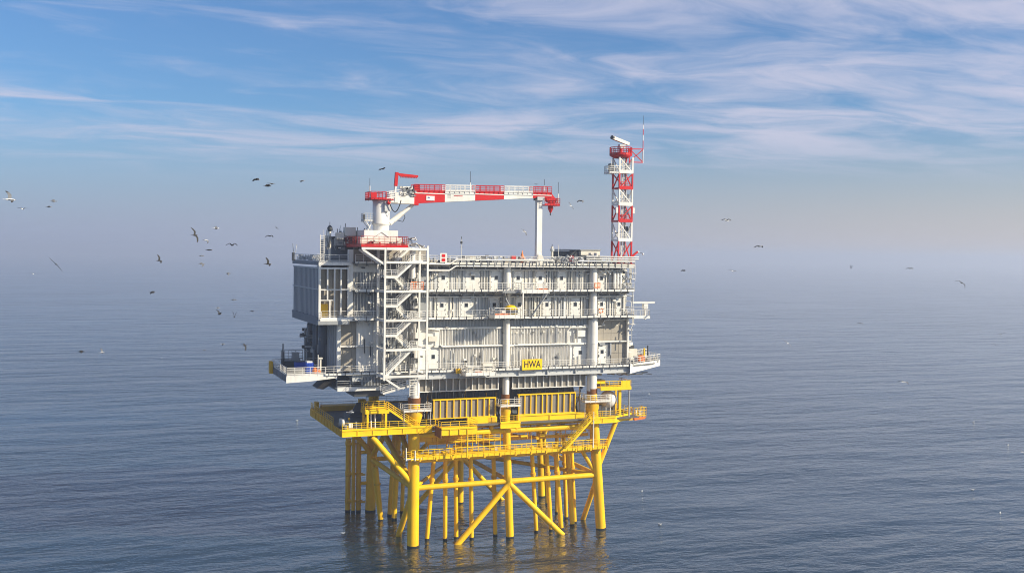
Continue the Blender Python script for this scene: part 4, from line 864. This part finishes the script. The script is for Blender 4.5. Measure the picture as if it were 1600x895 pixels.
b = MB(); b.box(20.2, 21.9, -4.0, -3.0, 42.1, 42.5, 'orange'); b.box(18, 18.9, -3.6, -3, 42.1, 42.6, 'white'); b.build('deck_equipment', B2)
b = MB(); b.beam((21.8, -4.0, 41.8), (20.0, -1.7, 37.8), .25, .25, 'grey'); b.build('strut', B2); b = MB(); b.beam((14.2, -3.6, 41.9), (15.3, -1.8, 40.2), .3, .3, 'mid'); b.build('strut', B2); b = MB(); b.box(13.9, 16.9, -3.6, -1.75, 41.75, 42.05, 'mid'); b.build('deck', B2)
B3 = balcony('white hanging balcony with cream boxes at the lowest white deck left of the sign', 7.5, 12.7, -4.0, 28.55, 1.2)
b = MB()
for x, w, h in ((7.9, .9, 1.1), (9.0, 1.2, .9), (10.6, 1.6, 1.6), (10.2, .4, .5)): b.box(x, x + w, -3.6, -2.6, 28.6, 28.6 + h, 'cream'); b.box(x + .1, x + w - .1, -3.64, -3.6, 28.9 + h * .4, 29.0 + h * .4, 'dark')
b.box(9.2, 10.4, -3.8, -3.7, 28.7, 28.9, 'orange'); b.box(6.5, 7.2, -2.2, -1.75, 28.5, 29.3, 'ochre'); b.build('deck_equipment', B3)

# ------------------------------------------------------------------ lower laydown platforms
LP = thing('laydown_platform', 'white cantilevered laydown platform at the lower left corner of the topside', 'platform', (-18, 8, 28.9))
b = MB(); b.box(-21, -12.7, -1.2, 12.6, 28.7, 28.9, 'grating'); b.prism([(-21.1, -1.4, 27.75), (-17.6, -1.4, 27.9), (-13.2, -1.4, 28.3), (-13.2, -1.4, 28.95), (-21.1, -1.4, 28.95)], (0, .2, 0), 'white'); b.box(-21.1, -20.9, -1.2, 12.6, 27.9, 28.95, 'louvre')
for i in range(6): b.box(-21.2, -21.1, i * 2.4, i * 2.4 + .15, 27.9, 28.9, 'mid')
b.build('deck', LP)
b = MB(); b.rail([(-15, -1.4, 29), (-21, -1.4, 29), (-21, 12.6, 29), (-13, 12.6, 29)], 'white', sp=1.2, r=.045)
for i in range(18): b.tube((-21 + i * .16, -1.4, 29), (-21 + i * .16, -1.4, 30), .03, 'cream', 5)
b.build('railing', LP)
b = MB(); b.box(-21.6, -21.15, 10.8, 12.4, 27.9, 29.9, 'ochre'); b.build('fender', LP)
b = MB(); b.box(-19.6, -16.5, 9.6, 12.3, 28.9, 30.0, 'dark'); b.rail([(-19.6, 9.6, 30.1), (-19.6, 12.2, 30.1), (-16, 12.2, 30.1)], 'dark', sp=.6, h=1.5); b.tube((-19.8, 9.2, 29), (-19.8, 9.2, 33), .1, 'dark', 6); b.box(-18, -17, 10, 11, 30, 31.4, 'mid'); b.build('deck_equipment', LP)
b = MB(); b.tube((-16.1, -1.0, 29), (-16.1, -1.0, 32), .07, 'white', 6); b.tube((-15.6, -.4, 29), (-15.6, -.4, 31.4), .16, 'cream', 8); b.box(-15.9, -15.3, -.7, -.1, 31.3, 31.5, 'cream'); b.build('lamp_post', LP)
BC = thing('storage_container', 'bright blue box with white lid behind the railing of the lower left platform', 'container', (-16.7, 2.2, 28.9))
b = MB(); b.box(-17.4, -16.2, 1.5, 3.2, 28.9, 30.5, 'blue'); 
for i in range(5): b.box(-17.3 + i * .25, -17.25 + i * .25, 1.46, 1.5, 28.95, 30.4, 'blue')
b.build('body', BC); b = MB(); b.box(-17.3, -16.4, 1.6, 3.0, 30.5, 30.75, 'white'); b.build('lid', BC)
BC2 = thing('storage_container', 'dark blue box in shade left of the bright blue one on the lower left platform', 'container', (-18, 8, 28.9))
b = MB(); b.box(-18.4, -16.9, 5.2, 6.8, 28.9, 30.3, 'blue'); b.build('body', BC2); b = MB(); b.box(-18.5, -16.8, 5.1, 6.9, 30.3, 30.4, 'dark'); b.build('lid', BC2)
OR = thing('rescue_bundle', 'orange bundle on the railing of the lower left platform beside the blue box', 'equipment', (-16.2, -1.1, 29))
b = MB(); b.lathe([(.01, 0), (.35, .05), (.42, .5), (.3, .9), (.01, 1)], (-16.6, -1.0, 29), 'orange', 10); b.lathe([(.01, 0), (.3, .05), (.34, .4), (.01, .8)], (-15.9, -.9, 29), 'orange', 10); b.build('bag', OR)
RP = thing('laydown_platform', 'white cantilevered laydown platform at the lower right corner of the topside', 'platform', (42, 3, 28.9))
b = MB(); poly = [(39.6, -1.6), (44.8, 0.6), (47.0, 2.4), (47, 14), (39.6, 14)]
b.prism([(x, y, 28.75) for x, y in poly], (0, 0, .16), 'grating')
b.prism([(38.9, -1.75, 27.5), (46.9, 1.8, 28.3), (46.9, 1.8, 29.25), (38.9, -1.75, 28.95)], (0.05, .12, 0), 'white'); b.box(46.9, 47.05, 2, 14, 28.3, 29.1, 'white'); b.build('deck', RP)
b = MB(); b.rail([(38.9, -1.75, 29), (46.9, 1.8, 29.2), (47, 14, 29.1)], 'white', sp=1.0, r=.045, h=1.2); b.rail([(42.5, 4, 29.2), (46.5, 6, 29.2)], 'cream', h=1.8, sp=.8, r=.05); b.build('railing', RP)
b = MB()
for i in range(24): x = rnd(40, 46); y = rnd(1, 8); b.box(x, x + rnd(.2, .9), y, y + .6, 28.9, 28.9 + rnd(.3, 1.6), random.choice(['cream', 'white', 'mid', 'beige', 'orange', 'grey']))
b.box(40, 42.2, 3, 5, 28.9, 32, 'dark'); b.box(41, 42.6, 2.6, 3, 29.5, 31.4, 'cream'); b.tube((44, 2.5, 28.9), (44, 2.5, 31.5), .16, 'yellow2', 8); b.tube((45, 3, 28.9), (45, 3, 31.9), .13, 'dark', 8); b.tube((41.3, 4, 32), (41.3, 4, 32.5), 1.0, 'white', 14); b.box(41.9, 43, .4, 1, 29.3, 30.4, 'orange'); b.build('deck_equipment', RP)
b = MB()
for i in range(16): x = rnd(36, 44); b.tube((x, rnd(0, 3), 27.4 - rnd(0, .6)), (x + rnd(1, 3), rnd(0, 3), 27.4 - rnd(0, .6)), .07, random.choice(['dark', 'grey', 'mid']), 5)
b.build('under_pipework', RP)

# ------------------------------------------------------------------ small safety items
def ring(lbl, x, y, z):
    b = MB(); n = 16
    for i in range(n):
        a, c = 2 * math.pi * i / n, 2 * math.pi * (i + 1) / n
        b.tube((x + .4 * math.cos(a), y, z + .4 * math.sin(a)), (x + .4 * math.cos(c), y, z + .4 * math.sin(c)), .1, 'orange' if i % 4 else 'white', 6, cap=False)
    tag(b.build('lifebuoy', org=(x, y, z)), lbl, 'lifebuoy')
ring('orange lifebuoy ring on the middle deck railing right of the right column', 33.0, -1.7, 38.6)
for x, y, z, w, h, l in ((32.2, -1.75, 42.5, 1.1, .8, 'orange red slatted gate on the upper deck railing before the right column'),):
    b = MB()
    for i in range(5): b.box(x - w / 2, x + w / 2, y - .05, y, z + i * .2, z + i * .2 + .11, 'orange')
    b.box(x - w / 2, x - w / 2 + .1, y - .08, y - .05, z, z + 1, 'orange'); b.box(x + w / 2 - .1, x + w / 2, y - .08, y - .05, z, z + 1, 'orange')
    tag(b.build('safety_gate', org=(x, y, z)), l, 'gate')
WS = thing('warning_board', 'red and white warning board on the roof railing right of the stair tower', 'sign', (4.1, -1.8, 46.7))
b = MB(); b.box(3.6, 4.7, -1.86, -1.78, 46.7, 48.2, 'white'); b.build('board', WS)
b = MB(); b.box(3.85, 4.45, -1.9, -1.862, 46.85, 47.35, 'red'); b.box(3.85, 4.45, -1.9, -1.862, 47.55, 48.05, 'red'); b.build('red_field', WS)
b = MB(); b.lathe([(.55, 0), (.5, .35), (.18, .9), (.05, 1.6), (.01, 1.65)], (19.2, 1.0, 47.2), 'orange', 12); b.tube((19.2, 1, 46.6), (19.2, 1, 47.2), .3, 'orange', 10)
tag(b.build('orange_buoy', org=(19.2, 1, 46.6)), 'pointed orange marker buoy on the roof left of the boom rest', 'buoy')
b = MB(); b.box(16.5, 17.3, -.9, -.3, 47.0, 47.9, 'red'); tag(b.build('red_cabinet', org=(16.9, -.6, 46.6)), 'small red cabinet behind the roof railing left of the orange buoy', 'cabinet')
b = MB(); b.box(27.2, 27.9, -1.2, -.7, 47.0, 48.0, 'red'); tag(b.build('red_cabinet', org=(27.5, -1, 46.6)), 'small dark red cabinet behind the roof railing right of the boom rest', 'cabinet')
for x, y, z1, l in ((8.2, 1, 50.6, 'slim weather mast on the roof between stair tower and boom rest'), (25.0, 1.5, 49.6, 'short thick vent mast on the roof just right of the boom rest')):
    b = MB(); b.tube((x, y, 46.6), (x, y, z1), .09 if x < 10 else .22, 'grey' if x < 10 else 'cream', 8); b.tube((x, y, z1 - .8), (x, y, z1 - .4), .2 if x < 10 else .4, 'dark' if x < 10 else 'grey', 8); b.tube((x, y, z1), (x, y, z1 + .4), .06, 'dark', 5); b.beam((x - .3, y, z1 - 1.4), (x + .3, y, z1 - 1.4), .06, .06, 'dark')
    tag(b.build('roof_mast', org=(x, y, 46.6)), l, 'mast')
b = MB(); b.tube((26.2, 1.5, 46.6), (26.2, 1.5, 50.0), .05, 'white', 6); tag(b.build('whip_antenna', org=(26.2, 1.5, 46.6)), 'thin white antenna right of the short vent mast on the roof', 'antenna')
CB = thing('davit_arm', 'small red davit arm with white float at the roof edge right of the lattice mast', 'davit', (39.6, -.6, 46.6))
b = MB(); b.beam((39.3, -.6, 47.9), (40.6, -.6, 48.9), .3, .3, 'red'); b.beam((40.6, -.6, 48.9), (41.7, -.6, 48.6), .08, .08, 'dark'); b.tube((39.3, -.6, 46.6), (39.3, -.6, 47.9), .12, 'red'); b.build('arm', CB)
b = MB(); b.lathe([(.01, -.2), (.18, -.1), (.18, .1), (.01, .2)], (41.7, -.6, 48.5), 'white', 8); b.lathe([(.01, -.2), (.2, -.1), (.2, .1), (.01, .2)], (40.75, -.6, 48.85), 'white', 8); b.build('float', CB)

# ------------------------------------------------------------------ gulls
def gull_mesh(kb, kw, kt, la, ra, fold, floating):
    b = MB()
    if floating: b.lathe([(.005, -.26), (.06, -.2), (.10, -.05), (.09, .1), (.05, .2), (.005, .24)], (0, 0, .05), kb, 8, 'x'); b.lathe([(.004, -.05), (.045, 0), (.004, .06)], (.22, 0, .17), kb, 8, 'x'); b.box(-.3, .05, -.06, .06, .1, .13, kb); b.tube((.26, 0, .16), (.33, 0, .15), .012, 'beak', 5); return b
    b.lathe([(.004, -.30), (.03, -.24), (.065, -.1), (.075, .05), (.055, .16), (.045, .2), (.048, .25), (.03, .3), (.004, .32)], (0, 0, 0), kb, 8, 'x')
    b.tube((.3, 0, 0), (.37, 0, -.01), .014, 'beak', 5, .005)
    b.prism([(-.24, -.03, 0), (-.42, -.08, 0), (-.42, .08, 0), (-.24, .03, 0)], (0, 0, .012), kb)
    for s, ang in ((1, la), (-1, ra)):
        y1, z1 = .33 * math.cos(R_(ang)), .33 * math.sin(R_(ang)); a2 = ang - fold
        y2, z2 = y1 + .28 * math.cos(R_(a2)), z1 + .28 * math.sin(R_(a2)); a3 = a2 - fold * .3
        y3, z3 = y2 + .16 * math.cos(R_(a3)), z2 + .16 * math.sin(R_(a3))
        secs = [(0.04, 0.02, .13, -.10), (y1, z1, .16, -.05), (y2, z2, .08, -.10), (y3, z3, -.06, -.13)]
        vs = []
        for (y, z, f, r) in secs: vs += [(f, s * y, z + .012), (r, s * y, z + .006), (f, s * y, z - .012), (r, s * y, z - .004)]
        for i in range(3):
            o = 4 * i; q = [(o, o + 1, o + 5, o + 4), (o + 2, o + 6, o + 7, o + 3), (o, o + 4, o + 6, o + 2), (o + 1, o + 3, o + 7, o + 5)]
            b.add(vs, q, kw if i < 2 else kt)
        b.add(vs, [(12, 13, 15, 14)], kt)
    return b
GULLS = [
    (-55.6, -74.8, 51.9, 'w', 55, 10, 25, 20, 10, 'large gull with one wing raised, leftmost in the picture'),
    (-59.1, 16.2, 54.2, 'w', 35, 30, 40, 60, 0, 'pale gull just below the large leftmost gull'),
    (-53.6, -27.4, 53.8, 'g', 20, 5, 15, 10, 5, 'faint grey gull gliding right of the large leftmost gull, upper of a pair'),
    (-55.3, 14.6, 54.6, 'g', 10, 20, 20, 0, 0, 'faint grey gull gliding right of the large leftmost gull, lower of a pair'),
    (-32.4, -45.7, 56.1, 'd', 15, 20, 40, 10, 0, 'dark gull at upper left of the tight trio above left of the platform'),
    (-31.2, -46.2, 55.4, 'd', 30, 25, 50, -20, 0, 'dark white bellied gull, lowest of the tight trio above left of the platform'),
    (-25.5, -13.5, 57.7, 'g', 20, 10, 20, 30, 0, 'grey gull at the right of the tight trio above left of the platform'),
    (-15.1, 18.5, 60.4, 'g', 5, 15, 25, 0, 0, 'small gull alone in the sky between the tight trio and the crane'),
    (-10.9, -19.4, 60.0, 'd', 8, 12, 15, 15, -8, 'thin dark gull high above the crane pedestal'),
    (-39.5, -51.6, 49.7, 'd', 70, -30, 30, 40, 10, 'big black gull with drooping wing, largest of the left flock'),
    (-35.5, -34.8, 50.8, 'w', 35, 10, 30, 0, 0, 'white bodied gull at the top of the left flock'),
    (-32.5, 5.3, 49.7, 'w', 25, -10, 30, 20, 0, 'small pale gull just right of the big black gull'),
    (-35.1, -23.5, 48.2, 'd', 10, 6, 15, 5, -5, 'flat dark gull under the small pale gull in the left flock'),
    (-33.2, 5.5, 47.3, 'g', 10, 8, 20, 0, 0, 'faint grey gull, upper of two grey gulls in the left flock'),
    (-34.7, -10.2, 46.2, 'g', 20, -5, 20, 10, 5, 'grey gull, lower of two grey gulls in the left flock'),
    (-33.7, -35.6, 48.8, 'd', 35, 35, 60, -68, 0, 'dark gull seen head on with bent symmetrical wings'),
    (-23.3, 1.6, 50.5, 'd', 20, 20, 55, -60, 0, 'dark gull with arched wings left of the radiator house roof'),
    (5.3, 167.2, 55.4, 'd', 50, -20, 20, 40, 0, 'tiny dark gull above the arch winged gull'),
    (-40.3, -8.0, 46.6, 'd', 65, 5, 20, 20, 15, 'dark gull with one wing up, alone left of the left flock'),
    (-29.7, -37.3, 46.6, 'd', 60, 10, 20, 10, 12, 'dark gull with one wing up close to the radiator house'),
    (-29.3, 3.8, 44.6, 'g', 20, 10, 50, 0, 0, 'faint grey gull below the symmetrical dark gull'),
    (-52.9, -46.3, 46.5, 'g', 28, -28, 5, 100, 20, 'grey gull banking on a slant far left above the horizon haze'),
    (-59.4, 60.7, 43.1, 'w', 40, 30, 50, 80, 0, 'white gull far left in the haze at the horizon'),
    (-41.2, -7.7, 42.1, 'd', 25, 15, 55, 10, -10, 'brown gull with arched wings alone below the haze line'),
    (-30.5, -12.1, 41.2, 'g', 6, 8, 15, 0, 0, 'very faint flat grey gull over the sea left of the radiator house'),
    (-22.5, 77.5, 35.4, 'w', 20, 20, 50, 0, 0, 'white gull, upper left of four gulls over the sea left of the platform'),
    (-30.6, 4.1, 38.2, 'd', 65, 40, 25, 30, 0, 'dark gull with wings in a V, lower left of four gulls over the sea'),
    (-19.7, 44.5, 36.4, 'd', 25, -5, 15, 10, -15, 'small dark gull, rightmost of four gulls over the sea left of the platform'),
    (-28.4, 3.3, 37.8, 'd', 80, 70, 10, 70, 0, 'gull with both wings straight up over the sea left of the platform'),
    (-26.9, 2.5, 33.4, 'd', 20, -40, 30, 20, 10, 'dark gull low over the sea with a drooping wing'),
    (-25.1, 46.4, 29.9, 'w', 15, 15, 40, 0, 0, 'white and grey gull low over the sea beside the droop winged gull'),
    (-25.3, 78.4, 25.9, 'g', 20, 25, 30, 10, 0, 'small grey gull low over the sea, left of the white and grey one'),
    (-50.5, -29.2, 35.8, 'd', 15, 12, 30, 5, 0, 'dark gull flying flat low over the left sea, left of a white one'),
    (-47.6, 10.8, 32.0, 'w', 55, 10, 20, 10, 0, 'white gull with raised wing low over the left sea'),
    (-22.6, -50.5, 30.3, 'w', 30, 25, 40, -30, 0, 'white gull flying in front of the dark tarpaulin on the yellow deck'),
    (38.0, 21.9, 57.7, 'w', 50, -10, 20, 30, 20, 'white gull right of the crane hook block'),
    (9.8, -41.4, 55.2, 'g', 20, 10, 45, 0, 0, 'faint grey gull between the crane tip and the lattice mast'),
    (20.7, 3.8, 52.1, 'w', 30, -10, 30, 20, 20, 'white and black gull under the middle of the crane boom'),
    (80.1, 137.5, 70.0, 'd', 30, 10, 30, 20, 0, 'tiny dark gull just above the end of the crane boom'),
    (27.4, -48.6, 52.9, 'w', 35, 30, 50, 10, 0, 'gull with raised wings alone right of the lattice mast'),
    (25.1, -59.2, 49.5, 'w', 12, 12, 35, -68, 0, 'white gull seen head on with spread wings in the right haze'),
    (58.4, 13.3, 45.4, 'd', 25, 25, 55, -60, 0, 'small dark gull just right of the platform at the horizon haze'),
    (54.3, -9.9, 45.7, 'w', 30, 15, 30, 20, 0, 'small white gull in the haze near the small dark gull'),
    (135.1, 57.0, 45.7, 'd', 80, 60, 10, 70, 0, 'tiny black gull with wings up in the right haze'),
    (82.8, -21.4, 46.6, 'g', 15, 15, 35, 0, 0, 'faint grey gull in the haze at the far right'),
    (55.8, -60.3, 45.2, 'd', 30, -20, 45, 30, 10, 'large black gull with arched wing, rightmost above the haze'),
    (90.4, 0.0, 35.6, 'g', 8, 8, 20, 0, 0, 'flat grey gull over the sea at the right'),
    (51.8, -29.2, 34.8, 'w', 30, -20, 20, 40, 15, 'white gull low over the sea in the right middle'),
    (115.8, -10.3, 33.8, 'w', -20, 45, 10, 60, 20, 'slanting pale gull over the sea near the right edge, upper of a pair'),
    (169.9, 42.3, 26.2, 'd', 40, 20, 40, 40, 0, 'small dark gull over the sea near the right edge, lower of a pair'),
    (48.8, -57.9, 32.2, 'w', 25, 15, 45, 10, 0, 'grey winged gull low over the right sea, alone in open water'),
    (40.8, -5.2, 24.3, 'w', 60, -15, 20, 60, 10, 'gull with steep wings flying right of the upper yellow platform'),
    (119.9, -12.6, 10.9, 'w', 30, 20, 30, 0, 0, 'white gull at the extreme right edge over the water'),
]
FLOATING = [
    (-18.1, 327.6, 'white gull floating on the sea left of the laydown platform'),
    (196.1, 74.5, 'white gull floating far right, topmost of those on the right water'),
    (174.2, 41.3, 'white gull floating at the far right below the topmost floating gull'),
    (112.3, -14.7, 'white gull floating near the lower right corner'),
    (56.0, 24.0, 'white gull floating just right of the rightmost jacket leg'),
    (45.9, -0.9, 'white gull floating lower right of the jacket, below the other one'),
    (-9.0, 11.6, 'white gull floating left of the front left jacket leg'),
    (-4.6, 13.2, 'pale gull floating between the rear left leg and the front left leg'),
    (0.1, 13.4, 'white gull floating close to the raking braces of the left jacket face'),
    (7.4, 10.9, 'white gull floating among the front cable tubes of the jacket'),
    (123.0, 2.7, 'pale gull floating at the right above the lower right white one'),
    (6.2, 135.9, 'pale gull floating left of the yellow cable deck'),
]
LOOK = dict(d=('gulldark', 'gulldark', 'gulldark'), w=('gull', 'gullgrey', 'gulldark'), g=('gullgrey', 'gullgrey', 'gullgrey'))  # d: backlit look, shade put into an all-dark feather colour
for x, y, z, l, la, ra, fo, yaw, bk, lab in GULLS:
    o = bpy.data.objects.new('gull', gull_mesh(*LOOK[l], la, ra, fo, False).mesh('gull')); COL.objects.link(o)
    o.location = (x, y, z); o.rotation_euler = (R_(bk), 0, R_(yaw)); o.scale = (1.2, 1.2, 1.2); tag(o, lab, 'gull', 'gulls flying round the platform')
for i, (x, y, lab) in enumerate(FLOATING):
    k = 'gull'
    o = bpy.data.objects.new('gull', gull_mesh(k, 'gullgrey', k, 0, 0, 0, True).mesh('gull')); COL.objects.link(o)
    o.location = (x, y, 0); o.rotation_euler = (0, 0, R_(-40 + 23 * (i % 5))); o.scale = (1.25, 1.25, 1.25); tag(o, lab, 'gull', 'gulls resting on the water')
